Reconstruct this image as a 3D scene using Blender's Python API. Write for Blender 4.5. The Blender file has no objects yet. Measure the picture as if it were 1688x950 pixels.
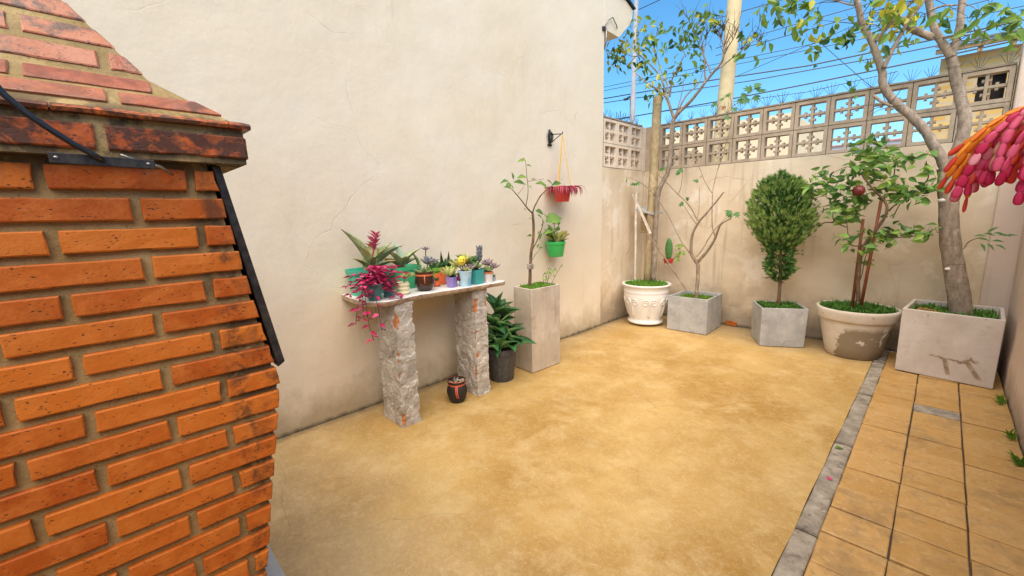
import bpy, math, random, json
from mathutils import Vector, Matrix, noise
random.seed(7)
sc = bpy.context.scene
# ---------------------------------------------------------------- camera, sky, sun, exposure
cam = bpy.data.cameras.new('camera'); co = bpy.data.objects.new('camera', cam); sc.collection.objects.link(co)
co.matrix_world = Matrix(((0.701126, -0.106986, 0.704966, 0), (0.71264, 0.138155, -0.687792, 0), (-0.02381, 0.984615, 0.173107, 1.5), (0, 0, 0, 1)))
cam.sensor_fit = 'HORIZONTAL'; cam.sensor_width = 36; cam.lens = 14.758; cam.clip_start = .02; cam.clip_end = 600
sc.camera = co
SUN_EL, SUN_AZ = 58.0, 145.0          # degrees above the horizon; clockwise from +Y
w = bpy.data.worlds.new('World'); sc.world = w; w.use_nodes = True
nt = w.node_tree; bg = nt.nodes['Background']
sky = nt.nodes.new('ShaderNodeTexSky'); sky.sky_type = 'NISHITA'; sky.sun_disc = False
sky.sun_elevation = math.radians(SUN_EL); sky.sun_rotation = math.radians(SUN_AZ)
sky.altitude = 0; sky.air_density = 1.0; sky.dust_density = 0.0; sky.ozone_density = 8.0
hs = nt.nodes.new('ShaderNodeHueSaturation'); hs.inputs['Hue'].default_value = .486; hs.inputs['Saturation'].default_value = 1.12
nt.links.new(sky.outputs[0], hs.inputs['Color']); nt.links.new(hs.outputs[0], bg.inputs[0]); bg.inputs[1].default_value = .05
sl = bpy.data.lights.new('sun', 'SUN'); so = bpy.data.objects.new('sun', sl); sc.collection.objects.link(so)
sl.energy = 1.5; sl.angle = math.radians(75); sl.color = (1, .85, .66)
sd = Vector((math.sin(math.radians(SUN_AZ)) * math.cos(math.radians(SUN_EL)), math.cos(math.radians(SUN_AZ)) * math.cos(math.radians(SUN_EL)), math.sin(math.radians(SUN_EL))))
so.rotation_euler = sd.to_track_quat('Z', 'Y').to_euler(); so.location = sd * 30
vs = sc.view_settings; vs.view_transform = 'Standard'; vs.look = 'None'; vs.gamma = 1; vs.use_curve_mapping = False; vs.exposure = 2.24

# ---------------------------------------------------------------- mesh and object helpers
def V(*a): return Vector(a[0] if len(a) == 1 else a)
class MB:
    def __init__(s): s.v = []; s.f = []; s.m = []; s.smooth = False
    def add(s, vs_, fs, mi=0):
        o = len(s.v); s.v += [tuple(p) for p in vs_]; s.f += [tuple(i + o for i in f) for f in fs]; s.m += [mi] * len(fs); return s
    def hexa(s, b, t, mi=0):          # b, t: four bottom, four top corners (counter-clockwise from above)
        return s.add(list(b) + list(t), [(3, 2, 1, 0), (4, 5, 6, 7), (0, 1, 5, 4), (1, 2, 6, 5), (2, 3, 7, 6), (3, 0, 4, 7)], mi)
    def box(s, x0, x1, y0, y1, z0, z1, mi=0):
        return s.hexa([(x0, y0, z0), (x1, y0, z0), (x1, y1, z0), (x0, y1, z0)], [(x0, y0, z1), (x1, y0, z1), (x1, y1, z1), (x0, y1, z1)], mi)
    def prism(s, poly, x0, x1, mi=0):  # poly of (y,z) extruded along X
        n = len(poly)
        vs_ = [(x0, y, z) for y, z in poly] + [(x1, y, z) for y, z in poly]
        return s.add(vs_, [tuple(range(n - 1, -1, -1)), tuple(range(n, 2 * n))] + [(i, (i + 1) % n, n + (i + 1) % n, n + i) for i in range(n)], mi)
    def tube(s, pts, rad, seg=8, mi=0, wob=0, caps=True):
        pts = [V(p) for p in pts]; n = len(pts)
        if not hasattr(rad, '__len__'): rad = [rad] * n
        elif len(rad) != n: rad = [rad[int(i * (len(rad) - 1) / (n - 1))] for i in range(n)]
        t0 = (pts[1] - pts[0]).normalized(); a = t0.orthogonal().normalized(); vs_ = []
        for i, p in enumerate(pts):
            t = (pts[min(i + 1, n - 1)] - pts[max(i - 1, 0)]).normalized()
            a = (a - t * a.dot(t)).normalized(); b = t.cross(a)
            for k in range(seg):
                an = 2 * math.pi * k / seg; r = rad[i] * (1 + (wob * noise.noise(p * 14 + V(k * .7, i * .9, 0)) if wob else 0))
                vs_.append(p + a * math.cos(an) * r + b * math.sin(an) * r)
        fs = [(i * seg + k, i * seg + (k + 1) % seg, (i + 1) * seg + (k + 1) % seg, (i + 1) * seg + k) for i in range(n - 1) for k in range(seg)]
        if caps: fs += [tuple(range(seg - 1, -1, -1)), tuple(range((n - 1) * seg, n * seg))]
        return s.add(vs_, fs, mi)
    def lathe(s, prof, c, seg=32, mi=0, wob=0):
        c = V(c); vs_ = []
        for r, z in prof:
            for k in range(seg):
                an = 2 * math.pi * k / seg; rr = r * (1 + (wob * noise.noise(V(math.cos(an) * 2, math.sin(an) * 2, z * 6)) if wob else 0))
                vs_.append(c + V(math.cos(an) * rr, math.sin(an) * rr, z))
        n = len(prof)
        fs = [(i * seg + k, i * seg + (k + 1) % seg, (i + 1) * seg + (k + 1) % seg, (i + 1) * seg + k) for i in range(n - 1) for k in range(seg)]
        return s.add(vs_, fs, mi)
    def ball(s, c, r, seg=12, rings=8, mi=0, sq=(1, 1, 1)):
        c = V(c); vs_ = []
        for i in range(rings + 1):
            ph = math.pi * i / rings
            for k in range(seg):
                an = 2 * math.pi * k / seg
                vs_.append(c + V(math.sin(ph) * math.cos(an) * r * sq[0], math.sin(ph) * math.sin(an) * r * sq[1], -math.cos(ph) * r * sq[2]))
        return s.add(vs_, [(i * seg + k, i * seg + (k + 1) % seg, (i + 1) * seg + (k + 1) % seg, (i + 1) * seg + k) for i in range(rings) for k in range(seg)], mi)
    def unit(s, um, M, mi=0):          # paste a unit mesh (verts, faces) through matrix M
        return s.add([M @ V(p) for p in um[0]], um[1], mi)
    def mesh(s, name, mats, off=(0, 0, 0)):
        me = bpy.data.meshes.new(name); o = V(off)
        me.from_pydata([tuple(V(p) - o) for p in s.v], [], s.f)
        for m in (mats if isinstance(mats, (list, tuple)) else [mats]): me.materials.append(m)
        if any(s.m): me.polygons.foreach_set('material_index', s.m)
        if s.smooth: me.polygons.foreach_set('use_smooth', [True] * len(s.f))
        me.update(); return me
    def build(s, name, mats, parent=None, smooth=None, **tg):
        if smooth is not None: s.smooth = smooth
        off = parent_off(parent)
        return link(name, s.mesh(name, mats, off), parent, **tg)
def parent_off(p):
    o = V(0, 0, 0)
    while p: o += p.location; p = p.parent
    return o
def link(name, me, parent=None, loc=None, **tg):
    o = bpy.data.objects.new(name, me); sc.collection.objects.link(o)
    if parent: o.parent = parent
    if loc: o.location = loc
    for k, v in tg.items(): o[k] = v
    return o
def thing(name, loc, label, category, group=None, kind=None):
    o = bpy.data.objects.new(name, None); sc.collection.objects.link(o); o.location = loc; o.empty_display_size = .1
    o['label'] = label; o['category'] = category
    if group: o['group'] = group
    if kind: o['kind'] = kind
    return o
def setting(name, loc=(0, 0, 0)):
    o = bpy.data.objects.new(name, None); sc.collection.objects.link(o); o.location = loc; o['kind'] = 'structure'; return o
def bevel(o, w=.005, seg=2, ang=30):
    m = o.modifiers.new('bevel', 'BEVEL'); m.width = w; m.segments = seg; m.limit_method = 'ANGLE'; m.angle_limit = math.radians(ang); return o
def frame(p, d, n, L, W):              # matrix for a unit leaf: y along d, x across, z along n
    d = V(d).normalized(); n = V(n); n = (n - d * n.dot(d))
    if n.length < 1e-4: n = d.orthogonal()
    n.normalize(); x = d.cross(n)
    p = V(p)
    return Matrix(((x.x * W, d.x * L, n.x * L, p.x), (x.y * W, d.y * L, n.y * L, p.y), (x.z * W, d.z * L, n.z * L, p.z), (0, 0, 0, 1)))
def put(name, me, parent, M):          # object sharing mesh data, placed by world matrix M under an unrotated parent
    o = link(name, me, parent); o.matrix_basis = Matrix.Translation(-parent_off(parent)) @ M; return o
def rnd(a, b): return random.uniform(a, b)
def rdir(): 
    while True:
        v = V(rnd(-1, 1), rnd(-1, 1), rnd(-1, 1))
        if .05 < v.length < 1: return v.normalized()
# unit leaves: y 0..1, x -.5..+.5
def uleaf(ws, bend=.25, fold=.18, thick=0.0):
    n = len(ws); vs_ = []; fs = []
    for i, wd in enumerate(ws):
        y = i / (n - 1); z = -bend * y * y
        vs_ += [(-wd / 2, y, z + fold * wd * .5), (0, y, z), (wd / 2, y, z + fold * wd * .5)]
    for i in range(n - 1):
        a = i * 3; fs += [(a, a + 1, a + 4, a + 3), (a + 1, a + 2, a + 5, a + 4)]
    if thick:
        o = len(vs_)
        for i, wd in enumerate(ws):
            y = i / (n - 1); z = -bend * y * y - thick * (.25 + wd) * (1 - .6 * y)
            vs_ += [(-wd / 2 * .8, y, z * .5 - bend * y * y * .5 + fold * wd * .25), (0, y, z), (wd / 2 * .8, y, z * .5 - bend * y * y * .5 + fold * wd * .25)]
        for i in range(n - 1):
            a = o + i * 3; b = i * 3
            fs += [(a + 3, a + 4, a + 1, a), (a + 4, a + 5, a + 2, a + 1), (b, b + 3, a + 3, a), (b + 5, b + 2, a + 2, a + 5)]
        fs += [(0, o, o + 1, 1), (1, o + 1, o + 2, 2)]
    return vs_, fs
U_OVATE = uleaf([.08, .7, 1, .85, .5, .04], .2, .25)
U_LANCE = uleaf([.1, .6, 1, .8, .45, .03], .15, .3)
U_DROOP = ([], [])
for _i in range(9):
    _y = _i / 8; _w = (.5, .8, 1, 1, .95, .9, .8, .6, .1)[_i]; _py = .85 * math.sin(_y * 1.75) ; _pz = .22 * math.sin(_y * 2.2) - .62 * _y ** 2.4
    U_DROOP[0].extend([(-_w / 2, _py, _pz + .02), (0, _py, _pz), (_w / 2, _py, _pz + .02)])
    if _i: _a = _i * 3 - 3; U_DROOP[1].extend([(_a, _a + 1, _a + 4, _a + 3), (_a + 1, _a + 2, _a + 5, _a + 4)])
U_SMALL = uleaf([.1, .95, .8, .04], .2, .25)
U_STRAP = uleaf([.7, .9, 1, .95, .8, .5, .05], .22, .35)
U_AGAVE = uleaf([.45, .7, .95, 1, .85, .5, .04], .28, .35, .03)
U_SUCC = uleaf([.45, .8, 1, .95, .5, .08], -.15, .25, .16)
U_LOBE = ([(0, 0, 0), (-.28, .12, .02), (-.5, .34, 0), (-.22, .42, .03), (-.34, .78, -.03), (-.1, .62, .02), (0, 1, -.06), (.1, .62, .02), (.34, .78, -.03), (.22, .42, .03), (.5, .34, 0), (.28, .12, .02)],
          [(0, 1, 2, 3), (0, 3, 5), (3, 4, 5), (0, 5, 7), (5, 6, 7), (0, 7, 9), (7, 8, 9), (0, 9, 10, 11)])
def umesh(name, u, mats, smooth=True):
    b = MB(); b.add(*u); b.smooth = smooth; return b.mesh(name, mats)

# ---------------------------------------------------------------- materials
class Mt:
    def __init__(s, name, rough=.8, spec=.35):
        s.m = bpy.data.materials.new(name); s.m.use_nodes = True; s.t = s.m.node_tree; s.b = s.t.nodes['Principled BSDF']
        s.b.inputs['Roughness'].default_value = rough; s.b.inputs['Specular IOR Level'].default_value = spec; s._p = None; s._h = None
    def n(s, ty, **kw):
        nd = s.t.nodes.new(ty)
        for k, v in kw.items(): setattr(nd, k, v)
        return nd
    def set(s, inp, v):
        if hasattr(v, 'is_linked') or isinstance(v, bpy.types.NodeSocket): s.t.links.new(v, inp)
        elif inp.type == 'RGBA' and len(v) == 3: inp.default_value = (*v, 1)
        else: inp.default_value = v
    def pos(s):
        if s._p is None: s._p = s.n('ShaderNodeNewGeometry').outputs['Position']
        return s._p
    def xyz(s):
        if s._h is None:
            nd = s.n('ShaderNodeSeparateXYZ'); s.set(nd.inputs[0], s.pos()); s._h = nd.outputs
        return s._h
    def scalev(s, sx, sy, sz, v=None):
        nd = s.n('ShaderNodeVectorMath', operation='MULTIPLY'); s.set(nd.inputs[0], v or s.pos()); nd.inputs[1].default_value = (sx, sy, sz); return nd.outputs[0]
    def warp(s, amt, scale, v=None):
        nz = s.n('ShaderNodeTexNoise'); s.set(nz.inputs['Vector'], v or s.pos()); nz.inputs['Scale'].default_value = scale; nz.inputs['Detail'].default_value = 3
        m = s.n('ShaderNodeVectorMath', operation='MULTIPLY_ADD'); s.set(m.inputs[0], nz.outputs['Color']); m.inputs[1].default_value = (amt,) * 3; s.set(m.inputs[2], v or s.pos()); return m.outputs[0]
    def noise(s, scale, detail=4, rough=.6, v=None, dist=0):
        nd = s.n('ShaderNodeTexNoise'); s.set(nd.inputs['Vector'], v or s.pos())
        nd.inputs['Scale'].default_value = scale; nd.inputs['Detail'].default_value = min(detail, 4); nd.inputs['Roughness'].default_value = rough; nd.inputs['Distortion'].default_value = dist
        return nd.outputs['Fac']
    def voro(s, scale, feature='F1', v=None, out='Distance'):
        nd = s.n('ShaderNodeTexVoronoi', feature=feature); s.set(nd.inputs['Vector'], v or s.pos()); nd.inputs['Scale'].default_value = scale; return nd.outputs[out]
    def mr(s, f, a, b, c=0., d=1.):
        nd = s.n('ShaderNodeMapRange'); s.set(nd.inputs[0], f)
        for i, x in enumerate((a, b, c, d)): nd.inputs[i + 1].default_value = x
        return nd.outputs[0]
    def math(s, op, a, b=0.):
        nd = s.n('ShaderNodeMath', operation=op); s.set(nd.inputs[0], a); s.set(nd.inputs[1], b); return nd.outputs[0]
    def mix(s, f, a, b, mode='MIX'):
        nd = s.n('ShaderNodeMix', data_type='RGBA', blend_type=mode); s.set(nd.inputs[0], f); s.set(nd.inputs[6], a); s.set(nd.inputs[7], b); return nd.outputs[2]
    def rand(s): return s.n('ShaderNodeObjectInfo').outputs['Random']
    def bump(s, h, strength=.3, dist=.01):
        nd = s.n('ShaderNodeBump'); s.set(nd.inputs['Height'], h); nd.inputs['Strength'].default_value = strength; nd.inputs['Distance'].default_value = dist
        if s.b.inputs['Normal'].is_linked: s.set(nd.inputs['Normal'], s.b.inputs['Normal'].links[0].from_socket)
        s.set(s.b.inputs['Normal'], nd.outputs[0]); return s
    def col(s, c): s.set(s.b.inputs['Base Color'], c); return s
    def rough(s, r): s.set(s.b.inputs['Roughness'], r); return s
def plain(name, c, rough=.6, var=.15, scale=14, spec=.35, bump=.0, metal=0):
    m = Mt(name, rough, spec); n = m.noise(scale, 4)
    m.col(m.mix(m.mr(n, .3, .7), tuple(x * (1 - var) for x in c), tuple(min(1, x * (1 + var)) for x in c)))
    if bump: m.bump(m.noise(scale * 6, 3), bump, .004)
    m.b.inputs['Metallic'].default_value = metal
    return m.m
def leafm(name, a, b, rough=.45, tr=.25, scale=9):
    m = Mt(name, rough, .4); f = m.mr(m.math('ADD', m.math('MULTIPLY', m.noise(scale, 3), .8), m.math('MULTIPLY', m.rand(), .3)), .3, .8)
    c = m.mix(f, a, b); m.col(c)
    t = m.n('ShaderNodeBsdfTranslucent'); m.set(t.inputs[0], m.mix(.5, c, tuple(min(1, x * 1.5) for x in b)))
    mx = m.n('ShaderNodeMixShader'); mx.inputs[0].default_value = tr
    m.set(mx.inputs[1], m.b.outputs[0]); m.set(mx.inputs[2], t.outputs[0])
    m.set(m.t.nodes['Material Output'].inputs[0], mx.outputs[0]); return m.m
def plaster(name, base, alt, dirt, crack=.5, dirt_h=.35, blot=None, blot_amt=0., streak=0.):
    m = Mt(name, .85, .2)
    c = m.mix(m.mr(m.noise(1.1, 5, .6), .35, .68), base, alt)
    c = m.mix(m.math('MULTIPLY', m.mr(m.noise(4.5, 6, .7), .5, .75), .35), c, alt)
    if blot: c = m.mix(m.math('MULTIPLY', m.mr(m.noise(2.3, 6, .7, m.warp(.3, 2)), .54, .66), blot_amt), c, blot)
    if streak:
        sv = m.scalev(7, 7, .45); c = m.mix(m.math('MULTIPLY', m.math('MULTIPLY', m.mr(m.noise(1.6, 5, .6, sv), .55, .75), m.mr(m.noise(.9, 2), .4, .6)), streak), c, dirt)
    z = m.xyz()[2]                                                     # splashed dirt with a ragged edge above the floor
    dz = m.math('ADD', z, m.math('MULTIPLY', m.noise(5, 5, .7), -dirt_h * 1.4))
    c = m.mix(m.math('MULTIPLY', m.mr(dz, -.05 + dirt_h * -.4, dirt_h * .35, 1, 0), .75), c, dirt)
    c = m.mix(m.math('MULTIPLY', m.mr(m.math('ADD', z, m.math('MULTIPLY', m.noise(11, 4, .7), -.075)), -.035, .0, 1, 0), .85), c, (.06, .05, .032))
    wv = m.warp(.35, 2.2); e = m.voro(1.3, 'DISTANCE_TO_EDGE', wv)     # hairline cracks
    ck = m.math('MULTIPLY', m.mr(e, .0012, .0045, 1, 0), m.mr(m.noise(.9, 3), .5, .6))
    c = m.mix(m.math('MULTIPLY', ck, crack), c, tuple(x * .45 for x in base))
    pit = m.math('MULTIPLY', m.mr(m.voro(9), .02, .045, 1, 0), m.mr(m.noise(2.2, 3), .52, .6))
    c = m.mix(m.math('MULTIPLY', pit, .6), c, tuple(x * .4 for x in base))
    m.col(c); m.bump(m.noise(3.5, 7, .65), .35, .02); m.bump(m.noise(60, 4, .6), .18, .003)
    m.bump(m.math('SUBTRACT', 0, m.math('ADD', ck, pit)), .4, .004)
    return m.m
M = {}
M['wall_left'] = plaster('painted_plaster_cream', (.76, .67, .53), (.72, .61, .455), (.34, .26, .15), .16, .3, (.77, .69, .575), .35, .10)
M['wall_back'] = plaster('weathered_plaster_tan', (.76, .635, .475), (.62, .485, .325), (.22, .175, .13), .6, .5, (.82, .72, .58), .8, .55)
M['wall_right'] = plaster('weathered_plaster_rose', (.74, .60, .49), (.66, .52, .41), (.2, .165, .13), .4, .25, (.7, .6, .52), .5, .3)
def m_floor():
    m = Mt('ochre_cement', .55, .4)
    c = m.mix(m.mr(m.noise(1.25, 6, .62, m.warp(.25, 1.5)), .36, .64), (.34, .185, .035), (.50, .325, .11))
    c = m.mix(m.math('MULTIPLY', m.mr(m.noise(3.8, 6, .7, m.warp(.15, 4)), .5, .72), .6), c, (.60, .43, .20))
    c = m.mix(m.math('MULTIPLY', m.mr(m.noise(2.1, 6, .7, m.scalev(1, 1.6, 1)), .56, .75), .4), c, (.29, .165, .04))
    x, y = m.xyz()[0], m.xyz()[1]
    edge = m.math('MAXIMUM', m.mr(m.math('ADD', x, m.math('MULTIPLY', m.noise(3, 5), .5)), -2.85, -2.45, 1, 0), m.math('MAXIMUM', m.mr(m.math('ADD', y, m.math('MULTIPLY', m.noise(3.3, 5), -.6)), 4.6, 5.2, 0, 1), m.mr(m.math('ADD', y, m.math('MULTIPLY', m.noise(2.3, 5), .9)), 1.0, 1.75, 1, 0)))
    c = m.mix(m.math('MULTIPLY', edge, .55), c, (.33, .26, .165))
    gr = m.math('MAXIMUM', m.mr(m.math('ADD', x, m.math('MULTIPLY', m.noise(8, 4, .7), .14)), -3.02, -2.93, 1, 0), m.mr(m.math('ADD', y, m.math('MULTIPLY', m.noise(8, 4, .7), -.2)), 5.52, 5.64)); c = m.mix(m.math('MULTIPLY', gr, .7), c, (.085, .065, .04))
    f = m.noise(38, 5, .75); c = m.mix(m.math('MULTIPLY', m.mr(f, .48, .78), .34), c, (.66, .51, .29)); c = m.mix(m.math('MULTIPLY', m.mr(m.noise(45, 4, .7), .60, .74), .32), c, (.28, .18, .07))
    c = m.mix(m.math('MULTIPLY', m.mr(m.noise(9, 4, .65, m.warp(.12, 7)), .5, .7), .25), c, (.62, .47, .255)); c = m.mix(m.math('MULTIPLY', m.mr(m.noise(6.5, 4, .65, m.warp(.15, 5)), .55, .75), .28), c, (.30, .17, .045))
    c = m.mix(m.math('MULTIPLY', m.mr(m.noise(120, 3, .7), .55, .72), .4), c, (.25, .155, .06)); c = m.mix(m.math('MULTIPLY', m.mr(m.noise(95, 3, .7, m.scalev(1, 1, 1, m.warp(.03, 20))), .56, .72), .35), c, (.70, .56, .34))
    e = m.voro(.75, 'DISTANCE_TO_EDGE', m.warp(.5, 1.7)); ck = m.math('MULTIPLY', m.mr(e, .0008, .0032, 1, 0), m.mr(m.noise(.8, 2), .52, .6))
    c = m.mix(m.math('MULTIPLY', ck, .38), c, (.16, .10, .05)); m.col(c)
    m.rough(m.mr(m.noise(6, 4), .3, .7, .42, .7)); m.bump(m.noise(7, 6, .7), .25, .02); m.bump(m.noise(60, 4, .7), .2, .004); return m.m
M['floor'] = m_floor()
def m_tile():
    m = Mt('ochre_floor_tile', .6, .4); r = m.rand()
    c = m.mix(r, (.45, .25, .07), (.52, .30, .10)); c = m.mix(m.math('MULTIPLY', m.mr(m.noise(7, 5, .7), .45, .7), .5), c, (.56, .37, .16))
    c = m.mix(m.math('MULTIPLY', m.mr(m.noise(4.5, 5, .7, m.warp(.2, 3)), .5, .68), .65), c, (.25, .155, .07)); c = m.mix(m.math('MULTIPLY', m.mr(m.noise(22, 4, .7), .55, .7), .45), c, (.62, .44, .22))
    c = m.mix(m.math('MULTIPLY', m.mr(m.noise(50, 4, .7), .54, .7), .5), c, (.20, .125, .055))
    m.col(c); m.bump(m.noise(9, 5, .7), .3, .012); m.bump(m.noise(80, 3), .25, .003); return m.m
M['tile'] = m_tile()
def m_conc(name, a, b, dark, scale=3., stain=.5, rough=.75):
    m = Mt(name, rough, .3); c = m.mix(m.mr(m.noise(scale, 6, .65), .35, .66), a, b)
    c = m.mix(m.math('MULTIPLY', m.mr(m.noise(scale * 1.9, 6, .7, m.warp(.2, 3)), .55, .7), stain), c, dark)
    c = m.mix(m.math('MULTIPLY', m.mr(m.noise(1.7, 4, .65, m.scalev(6, 6, .7)), .52, .72), .4), c, tuple(x * .6 for x in a))
    c = m.mix(m.math('MULTIPLY', m.mr(m.noise(45, 4, .7), .6, .75), .4), c, tuple(x * .5 for x in a)); c = m.mix(m.math('MULTIPLY', m.mr(m.noise(6, 4, .7, m.warp(.2, 5)), .58, .68), .35), c, tuple(min(1, x * 1.35) for x in b))
    pit = m.mr(m.voro(26), .03, .08, 1, 0); pit = m.math('MULTIPLY', pit, m.mr(m.noise(5, 2), .5, .6)); c = m.mix(m.math('MULTIPLY', pit, .6), c, tuple(x * .3 for x in a))
    m.col(c); m.bump(m.noise(8, 6, .7), .2, .012); m.bump(m.noise(70, 4, .7), .2, .003); m.bump(m.math('SUBTRACT', 0, pit), .3, .004); return m.m
M['kerb'] = m_conc('grey_kerb_concrete', (.22, .185, .14), (.40, .345, .275), (.12, .098, .07), 11, .8)
M['grout'] = m_conc('dark_grout', (.07, .055, .04), (.11, .09, .065), (.04, .03, .02), 9)
M['conc'] = m_conc('smooth_grey_concrete', (.32, .32, .315), (.44, .435, .42), (.22, .22, .22), 5, .6)
M['conc_warm'] = m_conc('warm_grey_concrete', (.46, .38, .295), (.56, .48, .385), (.31, .25, .18), 3.5, .5)
M['conc_pale'] = m_conc('pale_whitewashed_concrete', (.54, .475, .415), (.64, .58, .52), (.40, .34, .28), 4, .45)
M['breeze'] = m_conc('breeze_block_concrete', (.42, .325, .23), (.53, .42, .315), (.24, .19, .135), 5, .5, .9)
M['breeze_pale'] = m_conc('painted_breeze_block', (.70, .56, .43), (.76, .64, .51), (.42, .33, .24), 5, .35, .9)
M['coping'] = m_conc('mossy_coping_mortar', (.20, .165, .125), (.30, .25, .19), (.09, .085, .05), 7, .7, .9)
M['hearth'] = m_conc('blue_grey_cement', (.34, .36, .38), (.42, .44, .46), (.28, .29, .3), 4, .4)
def m_mortar():
    m = Mt('sandy_mortar', .95, .15); c = m.mix(m.mr(m.noise(9, 5, .7), .35, .7), (.28, .19, .08), (.42, .305, .145))
    y, z = m.xyz()[1], m.xyz()[2]
    soot = m.math('MULTIPLY', m.mr(m.noise(11, 5, .7, m.warp(.08, 9)), .40, .54), m.math('MAXIMUM', m.math('MULTIPLY', m.mr(z, 1.58, 1.65, 0, 1), m.mr(z, 1.74, 1.78, 1, .35)), m.mr(m.math('ADD', y, m.math('MULTIPLY', m.noise(6, 4), .2)), .25, .34)))
    c = m.mix(m.math('MULTIPLY', soot, .8), c, (.05, .04, .03)); c = m.mix(m.math('MULTIPLY', m.mr(m.noise(140, 3), .6, .7), .6), c, (.12, .08, .04))
    m.col(c); m.bump(m.noise(120, 4, .7), .6, .004); m.bump(m.noise(25, 4), .4, .008); return m.m
M['mortar'] = m_mortar()
def m_brick(name, a, b, c3, sootz=(1.56, 1.70), glaze=.0, gen=.0, gloss=.55, st=.47):
    m = Mt(name, gloss, .28); r = m.rand(); y, z = m.xyz()[1], m.xyz()[2]
    c = m.mix(r, a, b); c = m.mix(m.math('MULTIPLY', m.mr(m.noise(16, 5, .7), .42, .68), .55), c, c3); c = m.mix(m.math('MULTIPLY', m.mr(m.noise(7, 4, .7, m.warp(.1, 6)), .55, .72), .22), c, tuple(x * .5 for x in a))
    pv = m.scalev(1, .55, 1); sp = m.math('MULTIPLY', m.mr(m.voro(130, 'F1', m.warp(.012, 60, pv)), .15, .25, 1, 0), m.mr(m.noise(30, 2), .47, .56))
    c = m.mix(m.math('MULTIPLY', sp, .85), c, (.07, .025, .01))
    near = m.math('MAXIMUM', m.mr(z, sootz[0], sootz[1], 0, 1), m.math('MULTIPLY', m.mr(m.math('ADD', y, m.math('MULTIPLY', m.noise(5, 4), .25)), .31, .42), .75))
    near = m.math('MAXIMUM', near, m.math('MULTIPLY', m.mr(m.math('ABSOLUTE', m.math('SUBTRACT', y, m.math('ADD', .20, m.math('MULTIPLY', m.noise(4, 2, .5, m.scalev(0, 0, 1)), .05)))), .012, .035, 1, 0), .8))
    if gen: near = m.math('MAXIMUM', near, gen)
    soot = m.math('MULTIPLY', m.mr(m.noise(13, 6, .75, m.warp(.1, 8)), st, st + .13), near)
    c = m.mix(m.math('MULTIPLY', soot, .88), c, (.035, .022, .016)); m.col(c)
    m.bump(m.noise(26, 5, .7), .25, .006); m.bump(m.math('SUBTRACT', m.noise(160, 3, .7), m.math('MULTIPLY', sp, 1.5)), .35, .003)
    if glaze: m.b.inputs['Coat Weight'].default_value = glaze; m.b.inputs['Coat Roughness'].default_value = .32
    return m.m
M['brick'] = m_brick('orange_facing_brick', (.37, .072, .007), (.54, .145, .015), (.58, .19, .035))
M['brick_roof'] = m_brick('weathered_red_brick', (.30, .07, .026), (.40, .12, .042), (.41, .17, .10), (1.80, 1.9), .35, .42, .45)
M['brick_cornice'] = m_brick('sooty_orange_brick', (.42, .08, .014), (.52, .12, .02), (.55, .17, .04), (1.5, 1.6), .15, .95, .5, .40)
def m_iron():
    m = Mt('black_iron', .45, .5); c = m.mix(m.mr(m.noise(30, 5, .7), .4, .7), (.022, .022, .024), (.07, .065, .06)); c = m.mix(m.math('MULTIPLY', m.mr(m.noise(12, 5, .7), .6, .7), .6), c, (.12, .06, .03))
    m.col(c); m.b.inputs['Metallic'].default_value = .5; m.bump(m.noise(90, 3), .2, .002); return m.m
M['iron'] = m_iron()
def m_stucco():
    m = Mt('rough_stucco', .9, .2); c = m.mix(m.mr(m.noise(9, 6, .7), .35, .68), (.33, .295, .25), (.56, .515, .455))
    c = m.mix(m.math('MULTIPLY', m.mr(m.noise(18, 5, .7, m.warp(.1, 9)), .54, .66), .6), c, (.22, .19, .155))
    at = m.n('ShaderNodeAttribute', attribute_name='chip').outputs['Fac']
    c = m.mix(m.mr(at, .35, .6), c, m.mix(m.noise(40), (.36, .12, .04), (.52, .22, .09)))
    m.col(c); m.bump(m.noise(45, 5, .7), .5, .006); m.bump(m.noise(140, 3), .3, .002); return m.m
M['stucco'] = m_stucco()
def m_bark(name, a, b, sc_=30):
    m = Mt(name, .9, .2); c = m.mix(m.mr(m.noise(sc_, 5, .7, m.scalev(1, 1, .4)), .35, .68), a, b)
    c = m.mix(m.math('MULTIPLY', m.mr(m.noise(9, 4), .55, .68), .5), c, tuple(min(1, x * 1.5) for x in b))
    rv = m.scalev(2, 2, 26); rings = m.mr(m.noise(1.6, 3, .6, rv), .6, .7); c = m.mix(m.math('MULTIPLY', rings, .5), c, tuple(x * .5 for x in a))
    m.col(c); m.bump(m.noise(sc_ * 1.6, 5, .7, m.scalev(1, 1, .5)), .6, .008); m.bump(rings, .3, .004); return m.m
M['bark_grey'] = m_bark('grey_bark', (.19, .145, .105), (.38, .305, .235))
M['bark_brown'] = m_bark('brown_bark', (.09, .055, .03), (.19, .125, .075))
M['bark_tan'] = m_bark('tan_bark', (.20, .145, .095), (.36, .28, .20))
M['twig'] = plain('dark_twig', (.075, .05, .035), .9, .3, 30)
M['post'] = m_bark('weathered_post', (.30, .22, .115), (.46, .36, .21), 14)
M['stake_white'] = m_bark('flaking_white_stake', (.52, .44, .34), (.74, .67, .56), 24)
M['stake_red'] = plain('red_brown_stake', (.20, .06, .025), .7, .3, 40, bump=.2)
M['wood'] = plain('old_wood', (.34, .235, .125), .85, .3, 18, bump=.3)
M['slat'] = plain('pale_slat', (.62, .54, .45), .8, .2, 22, bump=.2)
M['soil'] = plain('potting_soil', (.05, .032, .02), .95, .5, 60, .15, .8)
M['lf_big'] = leafm('tree_leaf_green', (.10, .20, .025), (.24, .36, .05)); M['lf_yel'] = leafm('tree_leaf_yellow', (.36, .38, .035), (.60, .52, .05)); M['lf_dark'] = leafm('leaf_dark', (.03, .085, .02), (.07, .16, .035))
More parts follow.
